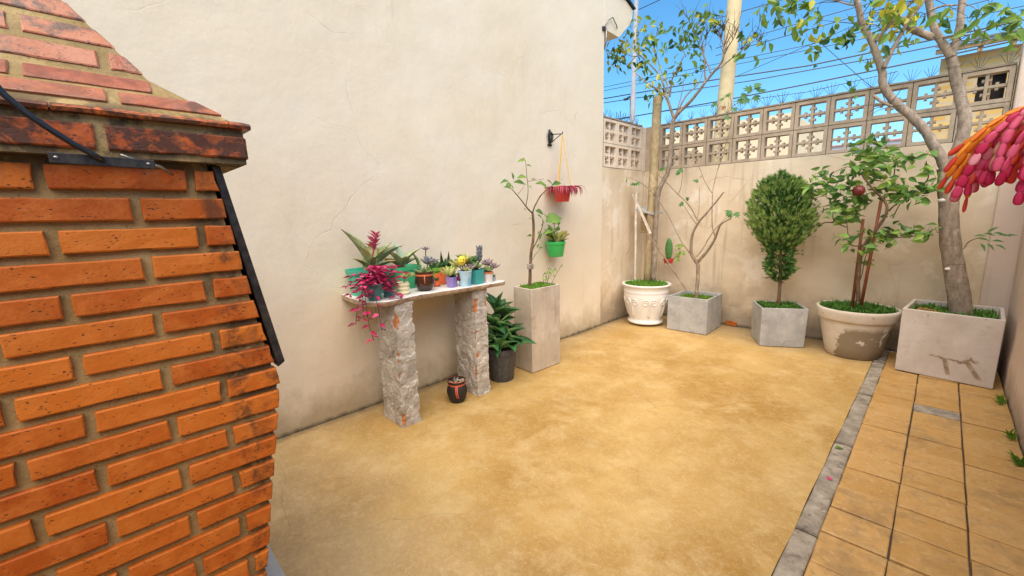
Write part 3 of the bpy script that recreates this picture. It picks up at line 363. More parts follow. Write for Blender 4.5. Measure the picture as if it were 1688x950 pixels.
D={"lemon_branch":[[[-2.74,2.915,0.818],[-2.74,2.925,0.977],[-2.74,2.939,1.118],[-2.74,2.984,1.311],[-2.74,2.968,1.505]],[[-2.74,2.968,1.505],[-2.71,2.847,1.566],[-2.68,2.714,1.662],[-2.65,2.613,1.709]],[[-2.74,2.968,1.505],[-2.76,3.033,1.601],[-2.78,3.142,1.679],[-2.8,3.264,1.739],[-2.82,3.391,1.787]],[[-2.74,2.879,1.567],[-2.76,2.933,1.682],[-2.78,2.948,1.831],[-2.8,2.947,1.992]],[[-2.74,2.939,1.132],[-2.72,2.981,1.214],[-2.7,3.013,1.289],[-2.68,3.045,1.392],[-2.66,3.023,1.448]],[[-2.74,2.948,1.06],[-2.72,3.0,1.128],[-2.7,3.042,1.168]],[[-2.74,2.776,1.678],[-2.72,2.834,1.744]],[[-2.74,2.914,1.793],[-2.77,3.049,1.814],[-2.8,3.199,1.833]]],"lemon_leaf":[[[-2.8,2.947,1.992],[-2.8,2.855,1.979]],[[-2.74,2.871,1.993],[-2.74,2.833,2.001]],[[-2.68,2.825,1.927],[-2.68,2.883,1.924]],[[-2.77,2.753,1.809],[-2.77,2.737,1.866]],[[-2.71,2.74,1.811],[-2.71,2.864,1.835]],[[-2.8,2.726,1.791],[-2.8,2.608,1.784]],[[-2.74,2.686,1.773],[-2.74,2.604,1.739]],[[-2.68,2.663,1.774],[-2.68,2.793,1.766]],[[-2.77,2.723,1.737],[-2.77,2.66,1.774]],[[-2.71,2.674,1.751],[-2.71,2.664,1.716]],[[-2.8,2.84,1.802],[-2.8,2.888,1.787]],[[-2.74,3.015,1.774],[-2.74,3.151,1.774]],[[-2.68,2.969,1.782],[-2.68,3.093,1.745]],[[-2.77,3.208,1.82],[-2.77,3.274,1.787]],[[-2.71,3.214,1.767],[-2.71,3.35,1.797]],[[-2.8,3.02,1.822],[-2.8,3.051,1.823]],[[-2.74,2.914,1.76],[-2.74,2.937,1.732]],[[-2.68,2.944,1.524],[-2.68,3.036,1.503]],[[-2.77,3.063,1.49],[-2.77,3.116,1.454]],[[-2.71,3.102,1.488],[-2.71,3.166,1.445]],[[-2.8,3.171,1.431],[-2.8,3.208,1.398]],[[-2.74,3.069,1.335],[-2.74,3.037,1.305]],[[-2.68,3.088,1.419],[-2.68,3.288,1.47]],[[-2.77,3.213,1.357],[-2.77,3.285,1.31]],[[-2.71,2.924,1.451],[-2.71,2.884,1.459]],[[-2.8,3.018,1.287],[-2.8,2.941,1.294]],[[-2.74,3.044,1.166],[-2.74,3.098,1.176]],[[-2.68,2.957,1.182],[-2.68,2.958,1.205]],[[-2.77,2.91,1.533],[-2.77,2.884,1.547]],[[-2.71,2.673,1.713],[-2.71,2.575,1.741]],[[-2.8,3.169,1.308],[-2.8,3.124,1.245]],[[-2.74,3.124,1.389],[-2.74,3.07,1.391]],[[-2.68,3.075,1.307],[-2.68,3.174,1.331]]],"ficus_branch":[[[-2.683,5.3,0.59],[-2.67,5.3,0.929],[-2.681,5.3,1.227],[-2.665,5.3,1.481],[-2.67,5.3,1.7],[-2.6,5.3,1.876],[-2.514,5.3,2.008],[-2.505,5.3,2.542],[-2.489,5.3,2.621]],[[-2.489,5.3,2.62],[-2.524,5.27,2.748],[-2.548,5.24,2.857],[-2.633,5.21,2.947],[-2.726,5.18,3.024],[-2.802,5.15,3.082],[-2.843,5.12,3.148],[-2.91,5.09,3.205]],[[-2.578,5.3,2.873],[-2.627,5.34,2.968],[-2.726,5.38,3.188],[-2.842,5.42,3.319],[-2.96,5.46,3.422],[-3.082,5.5,3.544],[-3.128,5.54,3.682]],[[-2.552,5.3,2.883],[-2.522,5.26,3.025],[-2.474,5.22,3.097],[-2.378,5.18,3.185],[-2.316,5.14,3.262]],[[-2.553,5.3,2.899],[-2.605,5.32,3.085],[-2.689,5.34,3.202],[-2.76,5.36,3.381],[-2.832,5.38,3.609]],[[-2.474,5.3,2.649],[-2.437,5.35,2.837],[-2.432,5.4,2.969],[-2.452,5.45,3.106]],[[-2.457,5.3,2.662],[-2.372,5.35,2.871],[-2.284,5.4,2.952],[-2.244,5.45,3.029],[-2.246,5.5,3.145]],[[-2.481,5.3,2.627],[-2.379,5.27,2.706],[-2.241,5.24,2.781],[-2.112,5.21,2.911],[-2.002,5.18,3.008],[-1.936,5.15,3.041],[-1.861,5.12,3.125],[-1.871,5.09,3.241]],[[-2.049,5.3,3.043],[-1.954,5.35,3.116],[-1.861,5.4,3.194],[-1.797,5.45,3.252],[-1.764,5.5,3.351]],[[-2.12,5.3,2.972],[-2.134,5.28,3.088],[-2.124,5.26,3.196],[-2.177,5.24,3.334],[-2.227,5.22,3.442]],[[-2.071,5.3,3.048],[-2.111,5.33,3.15],[-2.19,5.36,3.264],[-2.18,5.39,3.442],[-2.182,5.42,3.537]],[[-1.948,5.3,3.313],[-1.989,5.32,3.399],[-2.09,5.34,3.517]],[[-1.93,5.3,3.253],[-1.834,5.25,3.31],[-1.769,5.2,3.398]],[[-1.947,5.3,3.299],[-1.998,5.34,3.434],[-2.096,5.38,3.614]],[[-1.827,5.3,3.163],[-1.728,5.32,3.216],[-1.633,5.34,3.288],[-1.557,5.36,3.232]],[[-2.261,5.3,3.472],[-2.307,5.3,3.6],[-2.377,5.3,3.737]],[[-2.14,5.3,3.209],[-2.222,5.33,3.526],[-2.259,5.36,3.702]],[[-2.97,5.3,3.47],[-3.122,5.33,3.5],[-3.303,5.36,3.637],[-3.489,5.39,3.643]],[[-2.873,5.3,3.365],[-3.031,5.27,3.527],[-3.133,5.24,3.692]],[[-2.992,5.3,3.587],[-3.056,5.32,3.769],[-3.005,5.34,3.885]],[[-2.79,5.3,3.578],[-2.757,5.33,3.714],[-2.741,5.36,3.824]],[[-2.371,5.3,3.298],[-2.476,5.33,3.512],[-2.448,5.36,3.674]],[[-2.709,5.3,1.704],[-2.802,5.28,1.817],[-2.936,5.26,1.898],[-3.052,5.24,1.952],[-3.169,5.22,1.988]]],"ficus_cluster":[[-3.347,5.3,3.569,0.112,0.112,22,0.5],[-3.169,5.3,3.701,0.131,0.169,34,0.7],[-3.018,5.3,3.8,0.112,0.131,22,0.3],[-3.163,5.3,3.471,0.131,0.075,16,0.5],[-2.915,5.3,3.503,0.112,0.112,20,0.8],[-3.005,5.3,3.383,0.075,0.056,8,0.8],[-2.884,5.3,3.667,0.112,0.15,14,0.1],[-2.776,5.3,3.666,0.075,0.094,9,0],[-2.717,5.3,3.747,0.056,0.075,8,0],[-2.693,5.3,3.351,0.056,0.094,9,0.3],[-2.594,5.3,3.462,0.075,0.075,8,0],[-2.497,5.3,3.54,0.094,0.094,16,0],[-2.4,5.3,3.556,0.075,0.112,16,0],[-2.514,5.3,3.184,0.094,0.056,10,0.1],[-2.379,5.3,3.121,0.094,0.094,13,0.1],[-2.292,5.3,3.61,0.084,0.169,18,0.1],[-2.218,5.3,3.673,0.075,0.075,12,0.1],[-2.126,5.3,3.63,0.094,0.094,14,0.2],[-2.277,5.3,3.317,0.066,0.066,8,0],[-2.329,5.3,3.404,0.075,0.075,7,0],[-2.2,5.3,3.325,0.094,0.112,8,0.1],[-2.077,5.3,3.545,0.056,0.056,5,0.6],[-2.021,5.3,3.583,0.056,0.037,5,0.2],[-2.665,5.3,3.095,0.094,0.075,12,1],[-2.714,5.3,2.98,0.094,0.094,22,1],[-2.802,5.3,2.917,0.056,0.037,5,0.1],[-1.653,5.3,3.363,0.075,0.037,5,0.4],[-1.583,5.3,3.29,0.075,0.037,4,0.4],[-1.701,5.3,3.311,0.047,0.037,4,0.3],[-1.718,5.3,3.155,0.112,0.056,6,0.2],[-2.944,5.3,3.255,0.075,0.056,6,0.4],[-2.221,5.3,3.142,0.075,0.037,5,0],[-2.889,5.3,3.29,0.075,0.056,5,0.4],[-3.432,5.3,3.658,0.056,0.075,6,0.2],[-3.344,5.3,3.434,0.037,0.056,4,0]],"fig_branch":[[[-2.094,5.3,0.402],[-2.095,5.3,0.604],[-2.093,5.3,0.799],[-2.118,5.3,0.868]],[[-2.117,5.3,0.851],[-2.184,5.28,0.955],[-2.183,5.26,1.114],[-2.148,5.24,1.254],[-2.077,5.22,1.365],[-2.007,5.2,1.44],[-1.88,5.18,1.583],[-1.795,5.16,1.689]],[[-2.211,5.3,0.969],[-2.318,5.33,1.07],[-2.432,5.36,1.246],[-2.548,5.39,1.427],[-2.708,5.42,1.632]],[[-2.127,5.3,1.372],[-2.229,5.32,1.527],[-2.313,5.34,1.616],[-2.434,5.36,1.709],[-2.581,5.38,1.851],[-2.69,5.4,1.94],[-2.803,5.42,2.041]],[[-2.141,5.3,1.32],[-2.18,5.26,1.39],[-2.237,5.22,1.494],[-2.267,5.18,1.563]],[[-2.135,5.3,1.372],[-2.135,5.34,1.559],[-2.163,5.38,1.78]],[[-2.092,5.3,0.87],[-2.012,5.28,0.963],[-1.914,5.26,1.105],[-1.866,5.24,1.24],[-1.839,5.22,1.307],[-1.766,5.2,1.372],[-1.704,5.18,1.4]],[[-2.121,5.3,0.921],[-2.056,5.34,1.026],[-2.011,5.38,1.163],[-1.919,5.42,1.316],[-1.826,5.46,1.424]],[[-1.917,5.3,1.187],[-1.967,5.33,1.302],[-1.99,5.36,1.504],[-2.005,5.39,1.721],[-1.973,5.42,1.967]],[[-1.978,5.3,1.693],[-2.075,5.32,1.823],[-2.14,5.34,1.961]],[[-2.389,5.3,1.697],[-2.358,5.32,1.825],[-2.366,5.34,1.998]],[[-1.966,5.4,1.965],[-1.879,5.38,2.23],[-1.815,5.36,2.571],[-1.868,5.34,2.799]],[[-2.165,5.4,1.969],[-2.256,5.4,2.151],[-2.293,5.4,2.285]],[[-1.859,5.4,2.644],[-1.7,5.38,2.74],[-1.532,5.36,2.832]]],"fig_leaf":[[-3.232,5.25,1.99,1],[-3.177,5.25,2.009,1],[-3.089,5.25,1.923,1.2],[-2.929,5.25,1.861,1.3],[-2.96,5.25,1.841,1],[-2.293,5.25,1.572,1],[-2.264,5.25,1.6,0.8],[-2.121,5.25,1.815,0.9],[-2.115,5.25,1.856,0.8],[-1.728,5.25,1.458,1.1],[-1.689,5.25,1.442,1.1],[-1.757,5.25,1.438,1],[-1.789,5.25,1.467,0.7],[-2.326,5.25,1.981,1.2],[-2.619,5.25,2.006,1.1],[-2.36,5.25,1.958,0.9],[-2.004,5.35,2.704,1],[-1.946,5.35,2.739,0.9],[-1.889,5.35,2.773,1.1],[-1.802,5.35,2.613,1],[-1.738,5.35,2.698,1.2],[-1.69,5.35,2.733,1.2],[-1.631,5.35,2.758,1.3],[-1.597,5.35,2.701,1.2],[-1.564,5.35,2.818,1.2],[-1.535,5.35,2.751,1.3],[-1.908,5.35,2.646,0.8],[-1.847,5.35,2.517,1],[-1.656,5.35,2.675,1.2],[-1.585,5.35,2.786,1]],"citrus_branch":[[[-0.508,5.25,0.575],[-0.528,5.235,0.763],[-0.533,5.22,0.974],[-0.512,5.205,1.131],[-0.456,5.19,1.235],[-0.423,5.175,1.302],[-0.361,5.16,1.448],[-0.408,5.145,1.561],[-0.474,5.13,1.62],[-0.576,5.115,1.778]],[[-0.368,5.25,1.447],[-0.337,5.28,1.494],[-0.294,5.31,1.533],[-0.208,5.34,1.609],[-0.061,5.37,1.618]],[[-0.336,5.25,1.381],[-0.32,5.28,1.445],[-0.293,5.31,1.525]],[[-0.498,5.25,1.623],[-0.56,5.25,1.593]],[[-0.448,5.25,1.629],[-0.372,5.28,1.721],[-0.367,5.31,1.834],[-0.426,5.34,2.033]],[[-0.503,5.25,1.811],[-0.582,5.3,1.902],[-0.638,5.35,2.027]],[[-0.451,5.25,1.79],[-0.505,5.27,1.812],[-0.609,5.29,1.921]],[[-0.517,5.25,1.128],[-0.586,5.22,1.111],[-0.641,5.19,1.154],[-0.642,5.16,1.284],[-0.681,5.13,1.455]],[[-0.662,5.25,1.298],[-0.767,5.22,1.343],[-0.781,5.19,1.474],[-0.824,5.16,1.613],[-0.962,5.13,1.584]],[[-0.424,5.25,1.249],[-0.329,5.22,1.203],[-0.22,5.19,1.215],[-0.128,5.16,1.234],[-0.065,5.13,1.275]],[[-0.592,5.25,1.785],[-0.69,5.21,1.891],[-0.842,5.17,1.802]],[[-0.592,5.25,1.785],[-0.583,5.27,1.949],[-0.587,5.29,2.113]],[[-0.526,5.25,0.725],[-0.501,5.23,0.836],[-0.498,5.21,0.978],[-0.469,5.19,1.1]],[[-0.175,5.25,1.652],[-0.127,5.25,1.733],[-0.164,5.25,1.872]],[[-0.771,5.25,1.342],[-0.862,5.27,1.341],[-0.891,5.29,1.295]]],"citrus_stake":[[[-0.553,5.28,0.565],[-0.55,5.28,1.374]],[[-0.474,5.22,0.682],[-0.43,5.22,1.538]]],"citrus_cluster":[[-0.93,5.25,1.655,0.118,0.079,12],[-0.804,5.25,1.717,0.157,0.118,26],[-0.821,5.25,1.579,0.118,0.098,16],[-0.706,5.25,1.557,0.138,0.118,22],[-0.724,5.25,1.455,0.098,0.079,14],[-0.64,5.25,1.436,0.079,0.079,10],[-0.886,5.25,1.835,0.079,0.059,8],[-0.701,5.25,1.811,0.079,0.059,6],[-0.609,5.25,1.836,0.098,0.079,14],[-0.569,5.25,1.962,0.157,0.118,26],[-0.567,5.25,2.074,0.118,0.059,14],[-0.46,5.25,1.887,0.118,0.098,16],[-0.389,5.25,1.911,0.118,0.079,12],[-0.315,5.25,1.888,0.157,0.049,9],[-0.432,5.25,1.724,0.118,0.098,18],[-0.315,5.25,1.653,0.118,0.098,16],[-0.259,5.25,1.571,0.098,0.059,10],[-0.376,5.25,1.657,0.098,0.079,10],[-0.162,5.25,1.636,0.098,0.049,10],[-0.098,5.25,1.67,0.069,0.059,8],[-0.141,5.25,1.55,0.059,0.049,4],[-0.149,5.25,1.841,0.079,0.118,9],[-0.543,5.25,1.551,0.079,0.059,8],[-0.525,5.25,1.214,0.118,0.079,16],[-0.424,5.25,1.249,0.079,0.059,8],[-0.285,5.25,1.235,0.098,0.079,12],[-0.156,5.25,1.253,0.079,0.039,7],[-0.078,5.25,1.269,0.069,0.049,6],[-0.411,5.25,1.115,0.059,0.029,4],[-0.461,5.25,0.959,0.049,0.029,3],[-0.569,5.25,1.109,0.059,0.059,5],[-0.688,5.25,1.202,0.059,0.039,4],[-0.661,5.25,1.367,0.079,0.059,6],[-0.358,5.25,1.349,0.049,0.059,4],[-0.594,5.25,1.67,0.118,0.118,10]],"citrus_ball":[-0.591,5.13,1.639],"big_branch":[[[0.197,5.36,0.513],[0.154,5.36,0.737],[0.108,5.36,0.934],[0.038,5.36,1.273],[0.0,5.36,1.531],[-0.018,5.36,1.698],[-0.046,5.36,1.818]],[[-0.033,5.36,1.766],[-0.072,5.35,1.887],[-0.127,5.34,1.974],[-0.192,5.33,2.134],[-0.334,5.32,2.31],[-0.461,5.31,2.451],[-0.527,5.3,2.582],[-0.531,5.29,2.674],[-0.582,5.28,2.817],[-0.638,5.27,2.975],[-0.72,5.26,3.129],[-0.754,5.25,3.268],[-0.803,5.24,3.435]],[[-0.022,5.36,1.739],[-0.001,5.38,1.881],[0.033,5.4,2.029],[0.04,5.42,2.164],[0.012,5.44,2.295],[-0.031,5.46,2.453],[-0.071,5.48,2.588],[-0.112,5.5,2.764]],[[-0.11,5.48,2.749],[-0.18,5.49,2.887],[-0.24,5.5,3.005],[-0.286,5.51,3.168],[-0.328,5.52,3.379]],[[-0.11,5.48,2.749],[-0.1,5.5,2.855],[-0.084,5.52,2.979],[-0.092,5.54,3.114],[-0.099,5.56,3.31]],[[-0.529,5.26,2.718],[-0.49,5.29,2.861],[-0.451,5.32,2.972],[-0.405,5.35,3.108],[-0.331,5.38,3.232],[-0.291,5.41,3.308]],[[-0.604,5.26,2.961],[-0.508,5.22,3.09],[-0.386,5.18,3.176],[-0.332,5.14,3.237]],[[-0.247,5.49,2.945],[-0.35,5.47,3.02],[-0.402,5.45,3.065],[-0.465,5.43,3.149]],[[-0.705,5.26,3.101],[-0.767,5.26,3.166]],[[-0.172,5.46,2.916],[-0.082,5.43,2.883],[0.1,5.4,2.886]],[[-0.579,5.26,2.492],[-0.486,5.26,2.401],[-0.442,5.26,2.372]],[[-0.758,5.26,3.3],[-0.873,5.23,3.356],[-1.014,5.2,3.451]],[[0.14,5.31,1.116],[0.167,5.28,1.191],[0.238,5.25,1.225]],[[-0.279,5.36,3.133],[-0.19,5.36,3.15],[-0.11,5.36,3.123]],[[-0.082,5.36,3.128],[0.0,5.36,3.055],[0.047,5.36,2.991]]],"big_cluster":[[-1.525,5.31,3.524,0.086,0.104,18,0.2],[-1.441,5.31,3.541,0.086,0.086,16,0.2],[-1.354,5.31,3.497,0.086,0.086,14,0.1],[-1.273,5.31,3.499,0.104,0.069,14,0.2],[-1.14,5.31,3.328,0.069,0.104,12,0.2],[-1.172,5.31,3.238,0.043,0.052,5,0.2],[-1.229,5.31,3.204,0.043,0.061,9,0],[-1.177,5.31,3.453,0.069,0.052,8,0.1],[-1.11,5.31,3.191,0.017,0.026,2,0.1],[-1.039,5.31,3.106,0.043,0.021,2,0.2],[-1.041,5.31,3.283,0.017,0.026,2,0.1],[-1.1,5.31,3.455,0.035,0.043,3,0.1],[-0.924,5.31,3.136,0.061,0.069,10,0.1],[-0.869,5.31,3.065,0.043,0.069,8,0],[-0.865,5.31,3.146,0.069,0.052,10,0.3],[-0.794,5.31,3.138,0.035,0.052,5,0.3],[-1.094,5.31,3.0,0.038,0.052,8,-0.3],[-1.093,5.31,3.071,0.035,0.026,3,0.1],[-0.69,5.31,3.0,0.035,0.035,3,0.7],[-0.595,5.31,2.934,0.069,0.052,6,0.8],[-0.647,5.31,2.787,0.038,0.086,6,0.1],[-0.635,5.31,3.182,0.069,0.104,12,0.6],[-0.605,5.31,3.263,0.086,0.069,14,0.5],[-0.543,5.31,3.165,0.069,0.104,14,0.8],[-0.469,5.31,3.154,0.104,0.086,18,1],[-0.461,5.31,3.076,0.069,0.052,8,1],[-0.507,5.31,3.013,0.086,0.086,10,0.8],[-0.417,5.31,2.948,0.043,0.069,3,0.5],[-0.346,5.31,2.94,0.035,0.035,2,0.5],[-0.41,5.31,3.173,0.069,0.069,10,0.8],[-0.324,5.31,3.108,0.052,0.052,5,0.5],[-0.223,5.31,3.051,0.052,0.086,5,0.4],[-0.184,5.31,3.039,0.052,0.069,5,0.1],[-0.382,5.31,3.001,0.043,0.035,4,0.9],[-0.021,5.31,2.975,0.069,0.043,5,0.1],[0.016,5.31,2.917,0.052,0.069,6,0.1],[0.057,5.31,3.008,0.035,0.035,3,0.2],[0.076,5.31,2.91,0.069,0.104,7,0],[0.096,5.31,2.961,0.035,0.052,4,0],[0.184,5.31,2.966,0.069,0.069,6,-0.1],[0.23,5.31,2.918,0.069,0.086,10,0],[0.19,5.31,2.853,0.052,0.052,4,0],[0.235,5.31,2.805,0.069,0.069,8,0],[0.265,5.31,2.852,0.052,0.104,8,0],[-0.654,5.31,3.096,0.069,0.069,8,0.3],[-0.755,5.31,3.339,0.052,0.052,4,0.1],[-1.568,5.31,3.295,0.035,0.026,3,0.1],[-1.589,5.31,3.286,0.026,0.043,3,0.1],[-0.734,5.31,2.615,0.026,0.035,4,-0.4]],"big_side":[[0.186,5.23,1.225],[0.212,5.23,1.205],[0.235,5.23,1.246],[0.26,5.23,1.256],[0.287,5.23,1.251],[0.318,5.23,1.237],[0.288,5.23,1.187],[0.264,5.23,1.166],[0.23,5.23,1.165],[0.352,5.23,1.228],[0.311,5.23,1.158]],"wire":[[[-12.076,14.0,5.759],[-9.279,14.0,5.607],[-5.164,14.0,5.355],[-2.987,14.0,5.173],[-0.712,14.0,5.138],[0.696,14.0,5.131]],[[-12.078,14.0,5.617],[-9.277,14.0,5.459],[-4.29,14.0,5.107],[-1.567,14.0,5.006],[0.716,14.0,4.968]],[[-9.398,14.0,4.777],[-7.882,14.0,4.773],[-5.126,14.0,4.719],[-2.95,14.0,4.715],[-0.456,14.0,4.739],[0.74,14.0,4.768]],[[-11.428,14.0,6.102],[-9.286,14.0,6.006],[-3.029,14.0,5.688],[-0.463,14.0,5.678],[0.325,14.0,5.683]],[[-11.429,14.0,5.964],[-9.283,14.0,5.88],[-3.019,14.0,5.567],[0.664,14.0,5.399]],[[-5.403,14.0,7.076],[-4.688,14.0,7.04],[-3.795,14.0,7.004],[-3.135,14.0,6.979]],[[-5.355,14.0,6.248],[-4.049,14.0,6.281],[-3.078,14.0,6.286],[-1.745,14.0,6.281]],[[-5.343,14.0,6.043],[-4.354,14.0,6.055],[-2.876,14.0,6.065],[-1.401,14.0,6.087]],[[-4.953,14.0,5.274],[-3.028,14.0,5.672],[-1.393,14.0,6.007]],[[-2.913,14.0,5.873],[-2.348,14.0,5.215],[-1.812,14.0,4.59],[-1.429,14.0,4.16]],[[-9.399,14.0,4.842],[-6.395,14.0,4.72],[-2.933,14.0,4.515],[-1.146,14.0,4.599]],[[-12.046,14.0,8.073],[-9.191,14.0,7.994],[-7.985,14.0,8.151],[-7.193,14.0,8.194],[-6.752,14.0,8.251]]]}
# ---------------------------------------------------------------- ground, patio, kerb, path
g = MB(); g.add([(-260, -260, -.06), (260, -260, -.06), (260, 260, -.06), (-260, 260, -.06)], [(0, 1, 2, 3)])
g.build('ground', M['kerb'], kind='structure')
LX, BY, RX = -3.085, 5.74, .485
fl = MB()
nx, ny = 34, 80
vs_ = []
for j in range(ny + 1):
    for i in range(nx + 1):
        x = LX - .05 + (-.345 - LX + .05) * i / nx; y = -2.2 + (BY + 2.25) * j / ny
        if i == nx: x += .006 * noise.noise(V(0, y * 3, 1))
        vs_.append((x, y, .004 * noise.noise(V(x * 1.3, y * 1.3, 0)) + .0015 * noise.noise(V(x * 7, y * 7, 3))))
fl.add(vs_, [(j * (nx + 1) + i, j * (nx + 1) + i + 1, (j + 1) * (nx + 1) + i + 1, (j + 1) * (nx + 1) + i) for j in range(ny) for i in range(nx)])
fl.build('patio_floor', M['floor'], smooth=True, kind='structure')
fb = MB(); fb.box(LX - .05, RX + .05, -2.2, BY + .05, -.055, -.02); fb.build('floor_bed', M['grout'], kind='structure')
kerb = setting('kerb_strip')
jy = [-2.2, -1.05, .0, 1.1, 2.165, 3.2, 4.21, 5.2, BY]
for a, b in zip(jy, jy[1:]):
    k = MB(); n = 14; va = []
    for i in range(n + 1):
        y = a + .003 + (b - a - .006) * i / n
        xl = -.342 + .004 * noise.noise(V(y * 5, 1, 0)); xr = -.254 + .004 * noise.noise(V(y * 5, 7, 0)); z = .004 * noise.noise(V(y * 3, 3, 0))
        va += [(xl, y, -.02), (xl, y, .002 + z), (xl + .008, y, .006 + z), ((xl + xr) / 2, y, .007 + z + .002 * noise.noise(V(y * 20, 0, 0))), (xr - .008, y, .005 + z), (xr, y, .0 + z), (xr, y, -.02)]
    fs = [(i * 7 + q, i * 7 + q + 1, (i + 1) * 7 + q + 1, (i + 1) * 7 + q) for i in range(n) for q in range(6)] + [tuple(range(7)), tuple(range(n * 7 + 6, n * 7 - 1, -1))]
    k.add(va, fs); k.build('kerb_stone', M['kerb'], kerb, True)
path = setting('path')
rows = [5.74, 5.50, 5.27, 5.035, 4.80, 4.565, 4.33, 4.125, 3.88, 3.65, 3.435, 3.18, 2.95, 2.70, 2.475, 2.24, 2.0, 1.765, 1.53, 1.295, 1.06, .82, .59, .35, .12, -.12, -.36, -.6, -.84, -1.08]
cols = [(-.252, -.018), (-.012, .229), (.236, .483)]
for y1, y0 in zip(rows, rows[1:]):
    for ci, (x0, x1) in enumerate(cols):
        sp = [(y0, y1, None)]
        if abs(y0 - 4.125) < .01 and ci == 1: sp = [(4.285, y1, None), (4.135, 4.285, M['kerb'])]
        for a, b, mm in sp:
            j = lambda: rnd(-.0025, .0025); zt = rnd(-.0035, .003); t = MB()
            zz = [zt + rnd(-.002, .002) for _ in range(4)]
            p = [(x0 + j(), a + .0045 + j()), (x1 + j(), a + .0045 + j()), (x1 + j(), b - .0045 + j()), (x0 + j(), b - .0045 + j())]
            cx, cy = (x0 + x1) / 2, (a + b) / 2
            ins = [(cx + (q[0] - cx) * .965, cy + (q[1] - cy) * .965) for q in p]
            t.add([(*q, -.02) for q in p] + [(*q, z - .003) for q, z in zip(p, zz)] + [(*q, z) for q, z in zip(ins, zz)],
                  [(8, 9, 10, 11)] + [(i, (i + 1) % 4, 4 + (i + 1) % 4, 4 + i) for i in range(4)] + [(4 + i, 4 + (i + 1) % 4, 8 + (i + 1) % 4, 8 + i) for i in range(4)])
            t.build('tile', mm or M['tile'], path)
# ---------------------------------------------------------------- walls
def wall_grid(mb, fn, n, m):
    o = len(mb.v)
    pts = [fn(i / n, j / m) for j in range(m + 1) for i in range(n + 1)]
    mb.add(pts, [(j * (n + 1) + i, j * (n + 1) + i + 1, (j + 1) * (n + 1) + i + 1, (j + 1) * (n + 1) + i) for j in range(m) for i in range(n)])
WT = 4.5
t = thing('house_wall', (LX, 1.2, 0), 'tall cream plastered house wall with hairline cracks behind the stone table', 'wall')
b = MB()
wall_grid(b, lambda u, v: (LX + .010 * noise.noise(V(u * 7 * 1.1, v * WT * 1.1, 2)) + .003 * noise.noise(V(u * 40, v * 26, 5)), -2.2 + u * (4.65 + 2.2), v * WT), 120, 70)
b.build('plaster_face', M['wall_left'], t, True)
b = MB(); b.box(LX - .35, LX - .02, -2.2, 4.647, 0, WT); b.build('wall_core', M['wall_left'], t)
b = MB(); b.prism([(4.649, 3.645), (4.97, 3.634), (5.25, 3.875), (5.29, 4.03), (5.09, 4.10), (4.649, 4.12)], LX - .6, LX + .004); b.build('eave', M['wall_left'], t)
b = MB(); b.prism([(4.60, 4.13), (5.10, 4.11), (5.30, 4.035), (5.315, 4.055), (5.11, 4.135), (4.60, 4.155)], LX - .62, LX + .03); b.build('roof_edge', M['black'], t)
b = MB(); b.tube([(LX + .02, 4.63, 3.66), (LX + .03, 4.68, 3.74), (LX + .03, 4.78, 3.80), (LX + .03, 4.86, 3.74), (LX + .02, 4.90, 3.71)], .007, 6); b.tube([(LX + .02, 4.66, 3.66), (LX + .02, 4.665, 3.52), (LX - .02, 4.67, 3.42)], .012, 6); b.build('cable_conduit', M['steel'], t, True)
b = MB(); b.box(LX - .005, LX + .02, 4.60, 4.66, 3.62, 3.66); b.build('cable_bracket', M['iron'], t)
# low wall that carries the side screen
t = thing('low_wall', (LX, 5.2, 0), 'low tan wall under the side screen of breeze blocks, left of the corner post', 'wall')
b = MB(); wall_grid(b, lambda u, v: (LX + .004 - .012 + .012 * noise.noise(V(u * 2, v * 3, 8)), 4.655 + u * (BY - 4.655), v * 2.06), 20, 40); b.build('plaster_face', M['wall_back'], t, True)
b = MB(); b.box(LX - .16, LX - .03, 4.655, BY + .16, 0, 2.055); b.build('wall_core', M['wall_back'], t)
t = thing('back_wall', (-1.3, BY, 0), 'tan weathered plaster wall behind the row of planters', 'wall')
b = MB(); wall_grid(b, lambda u, v: (LX - .02 + u * (RX + .06 - LX), BY + .014 * noise.noise(V(u * 5, v * 3, 4)) + .005 * noise.noise(V(u * 22, v * 14, 9)), v * 2.055), 90, 54)
b.v = b.v; b.build('plaster_face', M['wall_back'], t, True)
b = MB(); b.box(LX - .02, RX + .06, BY + .03, BY + .16, 0, 2.05); b.build('wall_core', M['wall_back'], t)
b = MB(); b.hexa([(-1.88, BY - .022, .005), (-1.735, BY - .022, .005), (-1.735, BY + .02, .005), (-1.88, BY + .02, .005)], [(-1.875, BY - .016, .062), (-1.74, BY - .018, .058), (-1.74, BY + .02, .06), (-1.875, BY + .02, .06)]); bevel(b.build('exposed_brick', M['brick'], t), .006)
b = MB(); b.box(.305, RX + .004, BY - .035, BY + .155, 0.002, 3.02); bevel(b.build('pilaster', M['wall_right'], t), .012)
t = thing('side_wall', (RX, 2, 0), 'rose beige plaster wall along the tiled path', 'wall')
b = MB(); wall_grid(b, lambda u, v: (RX + .012 * noise.noise(V(u * 8, v * 3, 14)) + .004 * noise.noise(V(u * 40, v * 14, 19)), BY - u * (BY + 2.2), v * 2.06), 90, 40); b.build('plaster_face', M['wall_right'], t, True)
b = MB(); b.box(RX + .03, RX + .2, -2.2, BY + .15, 0, 2.055); b.build('wall_core', M['wall_right'], t)
t = thing('added_shading_wall', (-1.3, -2.2, 0), 'added unseen cream wall behind the viewer, limiting the patio light', 'wall')
b = MB(); b.box(LX - .35, RX + .2, -2.4, -2.2, 0, 2.6); b.build('wall_core', M['wall_left'], t)  # unseen wall added behind the camera to control light from there
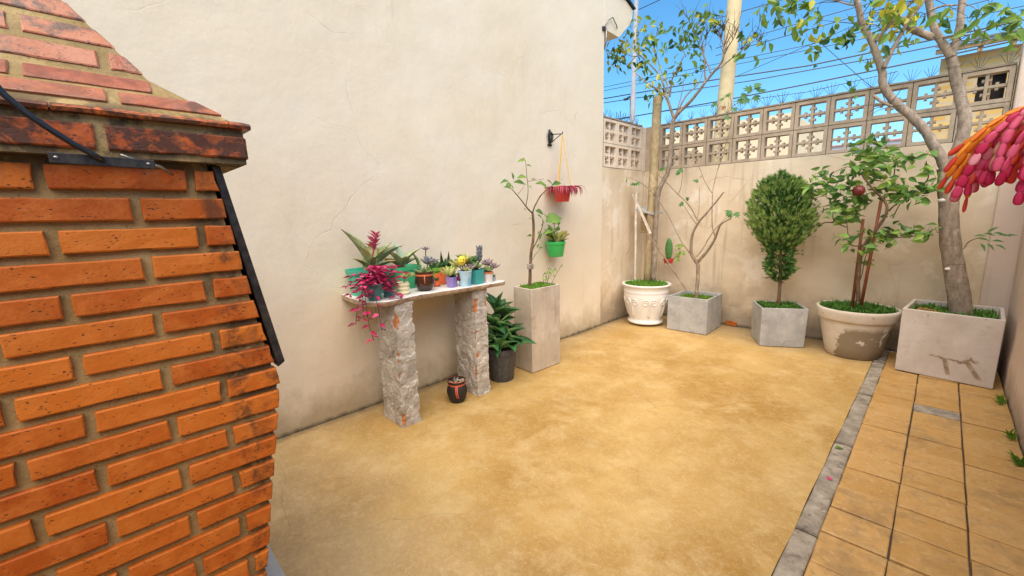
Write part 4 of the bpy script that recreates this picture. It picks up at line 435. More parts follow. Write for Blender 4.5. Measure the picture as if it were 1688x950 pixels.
# ---------------------------------------------------------------- breeze block screens
def block_mb(wd, h, dp):
    b = MB(); f = .033; c = .0115
    b.box(-wd / 2, -wd / 2 + f, -dp / 2, dp / 2, 0, h); b.box(wd / 2 - f, wd / 2, -dp / 2, dp / 2, 0, h)
    b.box(-wd / 2 + f, wd / 2 - f, -dp / 2, dp / 2, 0, f); b.box(-wd / 2 + f, wd / 2 - f, -dp / 2, dp / 2, h - f, h)
    d = dp * .36
    b.box(-c, c, -d, d, f, h - f)
    for s in (-1, 1):
        x0, x1 = (c, wd / 2 - f) if s > 0 else (-wd / 2 + f, -c)
        b.box(x0, x1, -d * .94, d * .94, h / 2 - c, h / 2 + c)
        xs = s * (wd / 2 - f) * .52; zs = h / 2 + s * (h / 2 - f) * .52; k = .0105; L = .031; dd = d * .8
        for q in (-1, 1):
            a0, a1 = (c, L) if q > 0 else (-L, -c)
            b.box(xs - k, xs + k, -dd, dd, h / 2 + a0, h / 2 + a1)
            b.box(a0, a1, -dd, dd, zs - k, zs + k)
    return b
BH = .295
spk = MB()
for k in range(5):
    a = (-.5 + k / 4) * 1.5; q = random.Random(k).uniform(-.3, .3)
    spk.tube([(0, 0, -.01), (math.sin(a) * .10, math.sin(q) * .05, .015 + math.cos(a) * .105)], [.0028, .0016], 4)
SPK = spk.mesh('spike_cluster', M['iron'])
def screen(label, name_loc, along, origin, n, mt, spikes, first=0.):
    t = thing('breeze_block_screen', name_loc, label, 'screen wall', 'breeze block screens on the patio walls')
    wd = .318; me = block_mb(wd - .006, BH - .006, .10).mesh('breeze_block', mt)
    R = Matrix.Rotation(0 if along == 'x' else math.pi / 2, 4, 'Z')
    for i in range(n):
        for r in range(2):
            p = V(origin) + (V((i + .5) * wd, 0, 0) if along == 'x' else V(0, (i + .5) * wd, 0)) + V(0, 0, r * BH + .003)
            put('breeze_block', me, t, Matrix.Translation(p) @ R)
    mb = MB(); ox, oy, oz = origin; L = n * wd
    for r in range(3):
        z = oz + r * BH
        if along == 'x': mb.box(ox, ox + L, oy - .038, oy + .038, z - .006, z + .006)
        else: mb.box(ox - .038, ox + .038, oy, oy + L, z - .006, z + .006)
    for i in range(n + 1):
        for r in range(2):
            z0, z1 = oz + r * BH + .006, oz + (r + 1) * BH - .006
            if along == 'x': mb.box(ox + i * wd - .006, ox + i * wd + .006, oy - .036, oy + .036, z0, z1)
            else: mb.box(ox - .036, ox + .036, oy + i * wd - .006, oy + i * wd + .006, z0, z1)
    mb.build('mortar_joints', M['mortar'], t)
    c = MB(); m = n * 6; va = []
    for i in range(m + 1):
        s = L * i / m
        for dx, dz in ((-.056, .004), (-.05, .022), (.0, .03), (.05, .022), (.056, .004)):
            z = oz + 2 * BH + dz + .006 * noise.noise(V(s * 9, dx * 30, oz)); va.append((ox + s, oy + dx, z) if along == 'x' else (ox - dx, oy + s, z))
    c.add(va, [(i * 5 + q, (i + 1) * 5 + q, (i + 1) * 5 + q + 1, i * 5 + q + 1) for i in range(m) for q in range(4)] + [(i * 5 + 4, (i + 1) * 5 + 4, (i + 1) * 5, i * 5) for i in range(m)])
    c.build('coping', M['coping'], t)
    for i in range(spikes):
        s = .09 + i * (L - .15) / (spikes - 1) + rnd(-.015, .015)
        p = V(origin) + (V(s, 0, 0) if along == 'x' else V(0, s, 0)) + V(0, 0, 2 * BH + .02)
        put('spike_cluster', SPK, t, Matrix.Translation(p) @ Matrix.Rotation((0 if along == 'x' else math.pi / 2) + rnd(-.25, .25), 4, 'Z') @ Matrix.Rotation(rnd(-.12, .12), 4, 'Y') @ Matrix.Scale(rnd(.85, 1.15), 4))
    return t
screen('long breeze block screen with wire spikes on top of the back wall', (-1.3, BY + .06, 2.06), 'x', (-3.005 + .116, BY + .06, 2.058), 10, M['breeze'], 21)
b = MB(); b.box(LX - .05, -2.893, BY + .012, BY + .108, 2.058, 2.66); b.build('corner_pier', M['breeze'], bpy.data.objects['breeze_block_screen'])
screen('short pale breeze block screen between the tall house wall and the corner post', (LX - .06, 5.2, 2.06), 'y', (LX - .055, 4.675, 2.062), 3, M['breeze_pale'], 7)
b = MB(); b.box(LX - .105, LX - .007, 5.632, 5.745, 2.062, 2.655); b.build('end_pier', M['breeze_pale'], bpy.data.objects['breeze_block_screen.001'])
# ---------------------------------------------------------------- what stands beyond the walls
def simple_house(name, label, x0, x1, y0, y1, h, wall, windows, roof=None, roof_h=.0, over=.2):
    t = thing(name, ((x0 + x1) / 2, y0, 0), label, 'building')
    b = MB(); b.box(x0, x1, y0, y1, -.05, h); b.build('wall', wall, t)
    for (a, c, z0, z1) in windows:
        f = MB(); e = .06
        f.box(a - e, a, y0 - .05, y0 + .02, z0 - e, z1 + e); f.box(c, c + e, y0 - .05, y0 + .02, z0 - e, z1 + e); f.box(a, c, y0 - .05, y0 + .02, z1, z1 + e); f.box(a, c, y0 - .08, y0 + .02, z0 - e, z0)
        fo = f.build('window', M['p_white'], t); q = MB(); q.box(a, c, y0 - .02, y0 + .01, z0, z1); q.build('pane', M['glass'], fo)
    if roof:
        b = MB(); ym = (y0 + y1) / 2
        b.prism([(y0 - over, h - .0), (y0 - over, h + .08), (ym, h + roof_h + .08), (y1 + over, h + .08), (y1 + over, h), (ym, h + roof_h)], x0 - over, x1 + over); b.build('roof', roof, t)
    return t
def m_glass():
    m = Mt('dark_window_glass', .5, .15); m.col((.022, .016, .012)); return m.m
M['glass'] = m_glass()
M['cream'] = plain('cream_render', (.72, .60, .40), .85, .08, 1.5); M['white_r'] = plain('white_render', (.70, .72, .76), .85, .06, 1.2); M['pink_roof'] = plain('faded_pink_roof', (.52, .26, .23), .85, .15, 3, .2, .4); M['blue'] = plain('blue_tarpaulin', (.05, .14, .36), .5, .1, 3)
M['tan_r'] = plain('tan_render', (.56, .42, .28), .9, .12, 2.5, .2, .3)
def m_gable():
    m = Mt('sun_tinted_ochre_brickwork', .9, .2); bt = m.n('ShaderNodeTexBrick'); v = m.n('ShaderNodeCombineXYZ'); x = m.xyz(); m.set(v.inputs[0], x[0]); m.set(v.inputs[1], x[2]); m.set(bt.inputs['Vector'], v.outputs[0])
    bt.inputs['Scale'].default_value = 1; bt.inputs['Brick Width'].default_value = .24; bt.inputs['Row Height'].default_value = .075; bt.inputs['Mortar Size'].default_value = .012
    for i, c in enumerate(((.62, .38, .11), (.74, .52, .20), (.56, .46, .30))): bt.inputs[i + 1].default_value = (*c, 1)  # ochre brick tones with the low sun's yellow put into them
    m.col(m.mix(m.math('MULTIPLY', m.mr(m.noise(5, 5, .7), .5, .65), .7), bt.outputs[0], (.64, .52, .36))); m.bump(bt.outputs['Fac'], -.4, .01); return m.m
M['gable'] = m_gable()
simple_house('cream_house', 'cream house seen through the left part of the long breeze block screen', -11.5, -4.65, 20, 28, 5.15, M['cream'], [(-10.4, -9.6, 3.2, 4.3), (-7.6, -6.8, 3.2, 4.3), (-6.1, -5.5, 2.4, 3.3)])
simple_house('low_house', 'low white house with faded pink roof glimpsed through the middle of the screen', -6.2, -.9, 15, 19, 2.72, M['white_r'], [(-4.4, -3.6, 1.6, 2.3), (-2.2, -1.6, 1.6, 2.3)], M['pink_roof'], .35)
simple_house('white_house', 'distant bluish white house above the pink roof, seen through the screen', -8, -2.2, 34, 42, 5.2, M['white_r'], [(-6.8, -5.8, 3.4, 4.6), (-4.4, -3.4, 3.4, 4.6)], M['pink_roof'], .3)
bt_ = MB(); bt_.hexa([(-3.0, 14.2, 2.75), (-2.2, 14.2, 2.75), (-2.2, 14.6, 2.95), (-3.0, 14.6, 2.95)], [(-3.0, 14.2, 2.80), (-2.2, 14.2, 2.80), (-2.2, 14.6, 3.0), (-3.0, 14.6, 3.0)])
bt_.build('awning', M['blue'], label='small blue awning seen through an opening of the breeze block screen', category='awning')
t = thing('neighbour_house', (1.5, 8, 0), 'sun-tinted ochre brick neighbour house with corrugated roof beyond the right end of the screen', 'building')
b = MB(); b.box(-.25, .10, 8.0, 12, -.05, 3.32); b.box(.34, 4, 8.0, 12, -.05, 3.32); b.box(.10, .34, 8.0, 12, -.05, 2.72); b.box(.10, .34, 8.0, 12, 3.06, 3.32); b.box(.10, .34, 8.25, 12, 2.72, 3.06); b.build('wall', M['gable'], t)
f = MB(); f.box(.10, .34, 8.12, 8.15, 2.72, 3.06); fo = f.build('window', M['glass'], t)
f = MB(); f.box(.21, .228, 8.08, 8.118, 2.72, 3.06); f.build('window_frame', M['wood'], fo)
b = MB(); va = []; n = 110
for i in range(n + 1):
    x = -.32 + 4.4 * i / n; z = .012 * math.cos(i * math.pi * .85); va += [(x, 7.72, 3.40 + z), (x, 12.3, 4.5 + z), (x, 12.3, 4.515 + z), (x, 7.72, 3.415 + z)]
b.add(va, [(i * 4 + q, i * 4 + (q + 1) % 4, (i + 1) * 4 + (q + 1) % 4, (i + 1) * 4 + q) for i in range(n) for q in range(4)]); b.build('corrugated_roof', M['roof_metal'] if 'roof_metal' in M else plain('blue_grey_sheet_metal', (.16, .17, .22), .5, .15, 4, .5, 0, .4), t)
b = MB(); b.box(-.3, 4, 7.76, 7.80, 3.335, 3.385); b.build('fascia', M['wood'], t)
for x in (-.2, .06, .32, .62, .92, 1.22): b = MB(); b.hexa([(x, 7.77, 3.27), (x + .045, 7.77, 3.27), (x + .045, 8.05, 3.33), (x, 8.05, 3.33)], [(x, 7.805, 3.345), (x + .045, 7.805, 3.345), (x + .045, 8.05, 3.40), (x, 8.05, 3.40)]); b.build('rafter', M['wood'], t)
b = MB(); b.box(LX - .62, LX - .5, 3.6, 9, -.05, 2.62); b.build('neighbour_wall', M['tan_r'], label='tan rendered neighbour wall glimpsed through the short side screen', category='wall')
t = thing('utility_pole', (-3.17, 9, 0), 'thick tapering concrete utility pole rising behind the back screen', 'pole')
b = MB(); b.tube([(-3.31, 9, -.05), (-3.27, 9, 2), (-3.19, 9, 4.2), (-3.03, 9, 8.5)], [.19, .155, .13, .10], 16); b.build('shaft', plain('sunlit_pole_concrete', (.56, .45, .26), .85, .2, 3, .2, .3), t, True)  # shaft's tan base colour carries the warm sunlight
b = MB(); b.box(-3.75, -2.4, 8.92, 9.0, 6.9, 7.0); b.build('crossarm', M['wood'], t)
for x in (-3.65, -3.3, -2.75, -2.5): b = MB(); b.lathe([(0, 0), (.03, 0), (.045, .03), (.025, .05), (.04, .08), (.02, .11), (0, .12)], (x, 8.96, 7.0), 10); b.build('insulator', M['p_white'], t, True)
b = MB(); b.tube([(-5.20, 9, -.05), (-5.195, 9, 3.2), (-5.16, 9, 7)], [.07, .058, .045], 10); b.build('thin_pole', plain('galvanised_grey', (.42, .42, .44), .6, .15, 6), label='thin pale grey pole behind the short side screen', category='pole')
b = MB(); b.tube([(-6.95, 12, 0), (-6.99, 12, 4.8), (-7.03, 12, 4.9), (-7.12, 12, 4.86)], .028, 8); b.box(-7.22, -7.1, 11.96, 12.04, 4.82, 4.87); b.build('lamp_post', M['iron'], label='slim black lamp post with bent head behind the short side screen', category='lamp post')
wl = ['upper of the two close black power cables crossing the sky', 'lower of the two close black power cables crossing the sky', 'lowest thick black cable running just above the back screen', 'thin cable rising steeply to the top of the sky', 'second thin cable rising just under the steep one', 'short cable near the top edge right of the utility pole', 'cable right of the utility pole, second from the top edge', 'cable right of the utility pole, third from the top edge', 'faint diagonal cable climbing right of the utility pole', 'faint diagonal wire descending towards the back screen', 'faint cable closest above the spikes of the back screen', 'cable leaving the eave of the tall house wall']
for k, p in enumerate(D['wire']):
    b = MB(); r = [.017, .013, .017, .009, .009, .011, .010, .010, .007, .007, .008, .012][k]
    b.tube(p, r, 5); b.build('power_cable', M['cable'], True and None, label=wl[k], category='cable', group='overhead cables')
# ---------------------------------------------------------------- brick barbecue
bq = thing('brick_barbecue', (-1.78, -.05, 0), 'orange brick barbecue with sloping brick hood and black iron lever', 'barbecue')
def brick_mesh(c00, c10, c11, c01, out, name, mt, parent, depth=.03, nu=5, ero=.0045, seed=0, shape=.0028):
    c00, c10, c11, c01, out = [V(c) for c in (c00, c10, c11, c01, out)]
    L = (c10 - c00).length; H = (c01 - c00).length
    eu = min(.45, .0035 / max(L, .02)); ev = .0035 / H
    us = [0, eu] + [eu + (1 - 2 * eu) * k / (nu + 1) for k in range(1, nu + 1)] + [1 - eu, 1]; vv = [0, ev, .5, 1 - ev, 1]
    vs_ = []; W_ = len(us)
    for j, v in enumerate(vv):
        for i, u in enumerate(us):
            p = c00.lerp(c10, u).lerp(c01.lerp(c11, u), v)
            ed = (i in (0, W_ - 1)) or (j in (0, 4)); q = p * 31
            d = .0016 * noise.noise(q) + .0006 * noise.noise(p * 90)
            if ed: d -= shape * (.6 + .5 * abs(noise.noise(q + V(9, 3, 1))))
            cen = (c00 + c11) * .5
            inn = (cen - p).normalized() * (ero * max(0, noise.noise(p * 45 + V(seed, 0, 0)) + .1)) if ed else V(0, 0, 0)
            vs_.append(p + out * d + inn)
    fs = [(j * W_ + i, j * W_ + i + 1, (j + 1) * W_ + i + 1, (j + 1) * W_ + i) for j in range(4) for i in range(W_ - 1)]
    ring = [i for i in range(W_)] + [j * W_ + W_ - 1 for j in range(1, 5)] + [4 * W_ + i for i in range(W_ - 2, -1, -1)] + [j * W_ for j in range(3, 0, -1)]
    o = len(vs_); vs_ += [V(vs_[r]) - out * depth for r in ring]; n = len(ring)
    fs += [(ring[k], o + k, o + (k + 1) % n, ring[(k + 1) % n]) for k in range(n)]
    b = MB(); b.add(vs_, fs); b.build(name, mt, parent, False)
def interp(tab, z):
    for (z0, y0), (z1, y1) in zip(tab, tab[1:]):
        if z0 >= z >= z1: return y0 + (y1 - y0) * (z0 - z) / (z0 - z1)
    return tab[-1][1]
EDGE = [(1.70, .2215), (1.63, .232), (1.03, .324), (.45, .222), (0, .205), (-.1, .205)]
XF = -1.31; CH = .0685; BHT = .0505
core = MB(); I = .006
core.prism([(-.62, 0), (.205 - I, 0), (.222 - I, .45), (.324 - I, 1.03), (.228 - I, 1.645), (-.62, 1.645)], -2.25, XF - .015); core.build('mortar_body', M['mortar'], bq)
k = 1; zc = 1.532 + CH
while zc > .04:
    z0, z1 = zc - BHT / 2, zc + BHT / 2
    yr0, yr1 = interp(EDGE, z0), interp(EDGE, z1)
    off = -.069 if k % 2 else .076
    js = [off + .256 * q + rnd(-.003, .003) for q in range(-3, 3)]
    js = [-.62] + [j for j in js if -.58 < j < min(yr0, yr1) - .022] + [None]
    for a, b_ in zip(js, js[1:]):
        g2 = .0085
        ya = a + (g2 if a > -.6 else 0)
        yb0, yb1 = (b_ - g2, b_ - g2) if b_ is not None else (yr0, yr1)
        jt = lambda: rnd(-.0016, .0016)
        brick_mesh((XF, ya + jt(), z0 + jt()), (XF, yb0 + jt(), z0 + jt()), (XF, yb1 + jt(), z1 + jt()), (XF, ya + jt(), z1 + jt()), (1, 0, 0), 'brick', M['brick'], bq, nu=5 if yb0 - ya > .12 else 2, seed=k)
    # front face towards the patio
    for a in range(4):
        xa = XF - .03 - (.115 if k % 2 else 0) - a * .256; xb = max(-2.25, xa - .238)
        if z1 < 1.02 and xb < xa - .03 and (z1 < .78 or a in (0,) or a == 3):
            yo = interp(EDGE, (z0 + z1) / 2); brick_mesh((xa, yo, z0), (xb, yo, z0), (xb, yo, z1), (xa, yo, z1), (0, 1, 0), 'brick', M['brick'], bq, nu=2)
    zc -= CH; k += 1
# cornice
b = MB(); b.box(-2.29, -1.284, -.62, .303, 1.643, 1.727); b.build('mortar_cornice', M['mortar'], bq)
for a, c in ((-.62, -.492), (-.474, -.236), (-.218, .026), (.044, .304)):
    brick_mesh((-1.276, a, 1.657), (-1.276, c, 1.657), (-1.276, c, 1.709), (-1.276, a, 1.709), (1, 0, 0), 'cornice_brick', M['brick_cornice'], bq, seed=3, ero=.006)
for a in range(4):
    xa = -1.292 - a * .25; brick_mesh((xa, .311, 1.657), (max(-2.29, xa - .235), .311, 1.657), (max(-2.29, xa - .235), .311, 1.709), (xa, .311, 1.709), (0, 1, 0), 'cornice_brick', M['brick_cornice'], bq)
for a, c in ((-.62, -.33), (-.327, -.034), (-.031, .27), (.273, .318)):
    b = MB(); n = max(2, int((c - a) / .04)); va = []
    for i in range(n + 1):
        y = a + (c - a) * i / n; e = .003 * noise.noise(V(y * 20, 4, 1)); z = .002 * noise.noise(V(y * 13, 0, 0))
        va += [(-1.268 + e, y, 1.7275 + z), (-1.265 + e, y, 1.735 + z), (-1.275 + e, y, 1.742 + z), (-1.34, y, 1.757), (-1.34, y, 1.728)]
    b.add(va, [(i * 5 + q, (i + 1) * 5 + q, (i + 1) * 5 + (q + 1) % 5, i * 5 + (q + 1) % 5) for i in range(n) for q in range(5)] + [tuple(range(5)), tuple(range(n * 5 + 4, n * 5 - 1, -1))]); b.build('cap_tile', M['brick_cornice'], bq)
# hood: two shallow courses, then steep ones; faces meet on a hip
KX = -1.585                               # X minus Y along the hip
def hp(x, z): return V(x, x - KX, z)
prof = [(-1.279, 1.733), (-1.440, 1.853), (-1.803, 2.386)]
b = MB()
rg = [[(x, -.62 - (x + 1.283) * 0, z) for x, z in prof], [tuple(hp(x, z)) for x, z in prof], [(-2.29 + (-1.283 - x), x - KX, z) for x, z in prof], [(-2.29 + (-1.283 - x), -.62, z) for x, z in prof]]
rg = [[(p[0], min(p[1], .302), p[2]) for p in r] for r in rg]
va = [p for r in rg for p in r]; fs = []
for i in range(3):
    for j in range(2): fs.append((i * 3 + j, (i + 1) * 3 + j, (i + 1) * 3 + j + 1, i * 3 + j + 1))
fs += [(2, 5, 8, 11), (0, 9, 6, 3), (0, 1, 2, 11, 10, 9)]
b.add(va, fs); b.build('mortar_hood', M['mortar'], bq)
lo0, lo1, up1 = V(-1.275, 0, 1.739), V(-1.437, 0, 1.856), V(-1.80, 0, 2.39)
def hood_course(a, d, s0, s1, joints):
    o = V(-d.z, 0, d.x); o = o if o.x > 0 else -o
    p0, p1 = a + d * s0, a + d * s1
    y0e, y1e = p0.x - KX - .004, p1.x - KX - .004
    js = [-.6] + [j for j in joints] + [None]
    for q, r in zip(js, js[1:]):
        ya = q + .010; e0, e1 = (r - .010, r - .010) if r is not None else (y0e, y1e)
        if min(e0, e1) < ya + .01: continue
        P_ = [V(p0.x, ya, p0.z), V(p0.x, e0, p0.z), V(p1.x, e1, p1.z), V(p1.x, ya, p1.z)]
        brick_mesh(*P_, o, 'hood_brick', M['brick_roof'], bq, nu=4, seed=int(s0 * 100), shape=.0025, depth=.02)
        m = [V(p.y + KX, p.x - KX, p.z) for p in P_]; om = V(o.y, o.x, o.z)
        brick_mesh(m[1], m[0], m[3], m[2], om, 'hood_brick', M['brick_roof'], bq, nu=3, shape=.0025, depth=.02)
dl = (lo1 - lo0).normalized(); du = (up1 - lo1).normalized()
hood_course(lo0, dl, .048, .104, [-.444, -.188, .068]); hood_course(lo0, dl, .124, .186, [-.329, -.073, .155])
for i, js in enumerate(([-.442, -.186, .070], [-.578, -.322, -.066], [-.43, -.18], [-.33, -.09], [-.44, -.2], [-.35], [-.44], [-.36])):
    hood_course(lo1, du, .014 + i * .0755, .068 + i * .0755, js)
# iron parts
sl_ = [(.239, 1.62), (.343, 1.089)]
b = MB(); b.prism([(.232, 1.64), (.326, 1.075), (.346, 1.088), (.344, 1.098), (.252, 1.64)], -2.22, -1.322); bevel(b.build('sheet_iron_door', M['iron'], bq), .003)
b = MB(); b.hexa([(-1.246, -.046, 1.621), (-1.240, -.046, 1.621), (-1.240, .114, 1.617), (-1.246, .114, 1.617)], [(-1.246, -.047, 1.642), (-1.240, -.047, 1.642), (-1.240, .114, 1.637), (-1.246, .114, 1.637)]); lv = b.build('lever_bar', M['iron'], bq); bevel(lv, .0015)
for y, z in ((-.036, 1.632), (.103, 1.628)): b = MB(); b.ball((-1.2395, y, z), .004, 8, 5, sq=(.5, 1, .7)); b.build('rivet', M['steel'], lv, True)
b = MB(); b.tube([(-1.243, .10, 1.629), (-1.262, .125, 1.625), (-1.30, .148, 1.612)], .0035, 6); b.tube([(-1.25, .06, 1.645), (-1.262, .085, 1.637), (-1.275, .10, 1.632)], .0025, 6); b.build('pivot_pin', M['steel'], lv, True)
b = MB(); b.tube([(-1.238, .030, 1.631), (-1.234, .018, 1.640), (-1.232, -.006, 1.657), (-1.232, -.034, 1.681), (-1.232, -.062, 1.708), (-1.232, -.085, 1.738), (-1.232, -.11, 1.785), (-1.235, -.16, 1.9), (-1.25, -.25, 2.1)], .0058, 10); b.build('cable', M['cable'], bq, True)
b = MB(); b.box(-2.3, -1.36, -.5, .372, -.002, .012); bevel(b.build('hearth_slab', M['hearth'], bq), .004)
# ---------------------------------------------------------------- stone table
tb = thing('stone_table', (-2.72, 1.8, 0), 'stone slab table on two rough stucco pillars against the cream wall', 'table')
def pillar(x0, x1, y0, y1, h, seed):
    b = MB(); chip = []
    n1, n2, m = 26, 16, 84
    per = []
    for i in range(n1): per.append((x0 + (x1 - x0) * i / n1, y0))
    for i in range(n2): per.append((x1, y0 + (y1 - y0) * i / n2))
    for i in range(n1): per.append((x1 - (x1 - x0) * i / n1, y1))
    for i in range(n2): per.append((x0, y1 - (y1 - y0) * i / n2))
    cx, cy = (x0 + x1) / 2, (y0 + y1) / 2; N = len(per); vs_ = []
    for j in range(m + 1):
        z = h * j / m
        for (x, y) in per:
            p = V(x, y, z); q = V(x * 19, y * 19, z * 15) + V(seed * 5.3, 0, 0) + noise.noise_vector(p * 9) * .8
            dist, pts = noise.voronoi(q); c = pts[0]
            pl = (math.sin(c.x * 12.9 + c.y * 78.2 + c.z * 37.7) * 43758.5) % 1
            d = .012 * (pl - .5) + .0025 * noise.noise(p * 8) + .0015 * noise.noise(p * 60) - .004 * max(0, .1 - (dist[1] - dist[0])) * 10
            corner = max(0, 1 - math.hypot(min(abs(x - x0), abs(x - x1)), min(abs(y - y0), abs(y - y1))) / .05)
            ch = 0
            if corner > 0:
                ce = noise.noise(V(z * 7, seed * 3.1, round(x + y))) + .45 * noise.noise(V(z * 30, x * 22, y * 22))
                ch = max(0, ce + .02) * corner * (2.4 if (x > cx and y < cy) else 1.1); d -= .010 * min(1, ch) + .002 * corner ** 3
            o = V(x - cx, y - cy, 0); ax = V(1 if x == x1 else -1 if x == x0 else 0, 1 if y == y1 else -1 if y == y0 else 0, 0)
            if ax.length: ax.normalize()
            flare = 1 + .06 * max(0, 1 - z / .12)
            vs_.append(V(cx, cy, z) + o * flare + ax * d); chip.append(min(1, ch) if 0 < j < m else 0)
    b.add(vs_, [(j * N + k_, j * N + (k_ + 1) % N, (j + 1) * N + (k_ + 1) % N, (j + 1) * N + k_) for j in range(m) for k_ in range(N)] + [tuple(range(m * N, (m + 1) * N))])
    o = b.build('pillar', M['stucco'], tb, False)
    at = o.data.attributes.new('chip', 'FLOAT', 'POINT'); at.data.foreach_set('value', chip)
pillar(-2.862, -2.578, 1.384, 1.532, .91, 1); pillar(-2.862, -2.585, 2.095, 2.232, .91, 2)
out = [(-3.08, 1.235), (-2.80, 1.215), (-2.66, 1.222), (-2.59, 1.262), (-2.556, 1.33), (-2.575, 1.48), (-2.60, 1.62), (-2.585, 1.80), (-2.566, 1.96), (-2.555, 2.15), (-2.545, 2.385), (-2.56, 2.412), (-3.08, 2.42)]
pts = []
for (a, b_), (c, d) in zip(out[:-1], out[1:]):
    n = max(1, int(math.hypot(c - a, d - b_) / .03))
    for i in range(n):
        x, y = a + (c - a) * i / n, b_ + (d - b_) * i / n; e = .006 * noise.noise(V(x * 25, y * 25, 0)); pts.append((x + (e if x > -3.0 else 0), y + e))
pts.append(out[-1]); n = len(pts); b = MB()
zt = lambda x, y: .945 + .002 * noise.noise(V(x * 9, y * 9, 2))
va = [(x - .006 * (x > -2.9), y, .911) for x, y in pts] + [(x + .004 * noise.noise(V(x * 50, y * 50, 3)), y, .926) for x, y in pts] + [(x, y, zt(x, y) - .004) for x, y in pts] + [(x - .007 * (x > -2.95), y + (.006 if y < 1.3 else 0), zt(x, y)) for x, y in pts]
fs = [(r * n + i, r * n + (i + 1) % n, (r + 1) * n + (i + 1) % n, (r + 1) * n + i) for r in range(3) for i in range(n)] + [tuple(range(n - 1, -1, -1)), tuple(range(3 * n, 4 * n))]
b.add(va, fs); b.build('slab', M['slab'], tb)
# ---------------------------------------------------------------- plant helpers
def soil_disc(c, r, parent, mt='soil', bump=.006):
    b = MB(); c = V(c); vs_ = [c + V(0, 0, bump)]; seg, rings = 20, 4
    for i in range(1, rings + 1):
        for k in range(seg):
            an = 2 * math.pi * k / seg; rr = r * i / rings; p = c + V(math.cos(an) * rr, math.sin(an) * rr, 0); p.z += bump * noise.noise(p * 30); vs_.append(p)
    fs = [(0, 1 + k, 1 + (k + 1) % seg) for k in range(seg)] + [(1 + i * seg + k, 1 + (i + 1) * seg + k, 1 + (i + 1) * seg + (k + 1) % seg, 1 + i * seg + (k + 1) % seg) for i in range(rings - 1) for k in range(seg)]
    b.add(vs_, fs); return b.build('soil', M[mt], parent, True)
def grass(name, inside, n, z, hmin, hmax, parent, mt='grass', wide=.004, lean=.5):
    b = MB()
    for _ in range(n):
        x, y = inside(); a = rnd(0, 6.283); d = V(math.cos(a), math.sin(a), 0); l = rnd(hmin, hmax); p = V(x, y, z); s = d.cross(V(0, 0, 1)) * rnd(.6, 1.2) * wide
        le = rnd(0, lean); m = p + d * l * le * .35 + V(0, 0, l * .6); t = p + d * l * le + V(0, 0, l * rnd(.75, 1))
        b.add([p - s, p + s, m + s * .8, m - s * .8, t], [(0, 1, 2, 3), (3, 2, 4)])
    return b.build(name, M[mt], parent, kind='stuff')
def in_disc(cx, cy, r):
    def f():
        a = rnd(0, 6.283); q = r * math.sqrt(rnd(0, 1)); return cx + math.cos(a) * q, cy + math.sin(a) * q
    return f
def in_quad(c):
    def f():
        u, v = rnd(.04, .96), rnd(.04, .96); p = V(*c[0], 0).lerp(V(*c[1], 0), u).lerp(V(*c[3], 0).lerp(V(*c[2], 0), u), v); return p.x, p.y
    return f
def smooth_path(pts, it=2):
    pts = [V(p) for p in pts]
    for _ in range(it):
        q = [pts[0]]
        for a, b in zip(pts, pts[1:]): q += [a.lerp(b, .25), a.lerp(b, .75)]
        q.append(pts[-1]); pts = q
    return pts
def taper(n, a, b, pw=1.): return [a + (b - a) * (i / max(1, n - 1)) ** pw for i in range(n)]
def box_planter(t, corners, h, mt, th=.028, soil=.05, taper_=.0, name='planter_box'):
    c = [V(*p, 0) for p in corners]; cen = sum(c, V(0, 0, 0)) / 4; b = MB()
    base = [cen + (p - cen) * (1 - taper_) + V(0, 0, .006) for p in c]; top = [p + V(0, 0, h) for p in c]
    def inset(ps, d, z):
        o = []
        for i, p in enumerate(ps):
            a = (ps[(i + 1) % 4] - p); a.z = 0; bb = (ps[i - 1] - p); bb.z = 0
            o.append(V(p.x, p.y, z) + a.normalized() * d + bb.normalized() * d)
        return o
    it = inset(top, th, h); ib = inset(top, th + .006, h - soil - .02)
    vs_ = base + top + it + ib
    fs = [(3, 2, 1, 0)] + [(i, (i + 1) % 4, 4 + (i + 1) % 4, 4 + i) for i in range(4)] + [(4 + i, 4 + (i + 1) % 4, 8 + (i + 1) % 4, 8 + i) for i in range(4)] + [(8 + i, 8 + (i + 1) % 4, 12 + (i + 1) % 4, 12 + i) for i in range(4)] + [(12, 13, 14, 15)]
    b.add(vs_, fs); bevel(b.build(name, mt, t), .006, 3)
    s = MB(); q = inset(top, th + .004, h - soil); n = 9; va = []
    for j in range(n + 1):
        for i in range(n + 1):
            p = q[0].lerp(q[1], i / n).lerp(q[3].lerp(q[2], i / n), j / n); p.z += .012 * noise.noise(p * 12); va.append(p)
    s.add(va, [(j * (n + 1) + i, j * (n + 1) + i + 1, (j + 1) * (n + 1) + i + 1, (j + 1) * (n + 1) + i) for j in range(n) for i in range(n)]); s.build('soil', M['soil'], t, True)
    return [(p.x, p.y) for p in q]
def branches(parent, lines, r0, mt, name0='trunk', name='branch', wob=.12, rmin=.0025, seg=8, scale=None):
    for i, p in enumerate(lines):
        p = smooth_path(p, 2); n = len(p)
        for k in range(1, n - 1): p[k] += V(noise.noise(p[k] * 9), noise.noise(p[k] * 9 + V(5, 0, 0)), noise.noise(p[k] * 9 + V(0, 5, 0))) * .006
        a, b_ = r0[i] if i < len(r0) else (.008, .003)
        b = MB(); b.tube(p, taper(n, a, b_, .9), seg if a > .012 else 5, wob=wob); b.build(name0 if i == 0 else name, mt, parent, True)
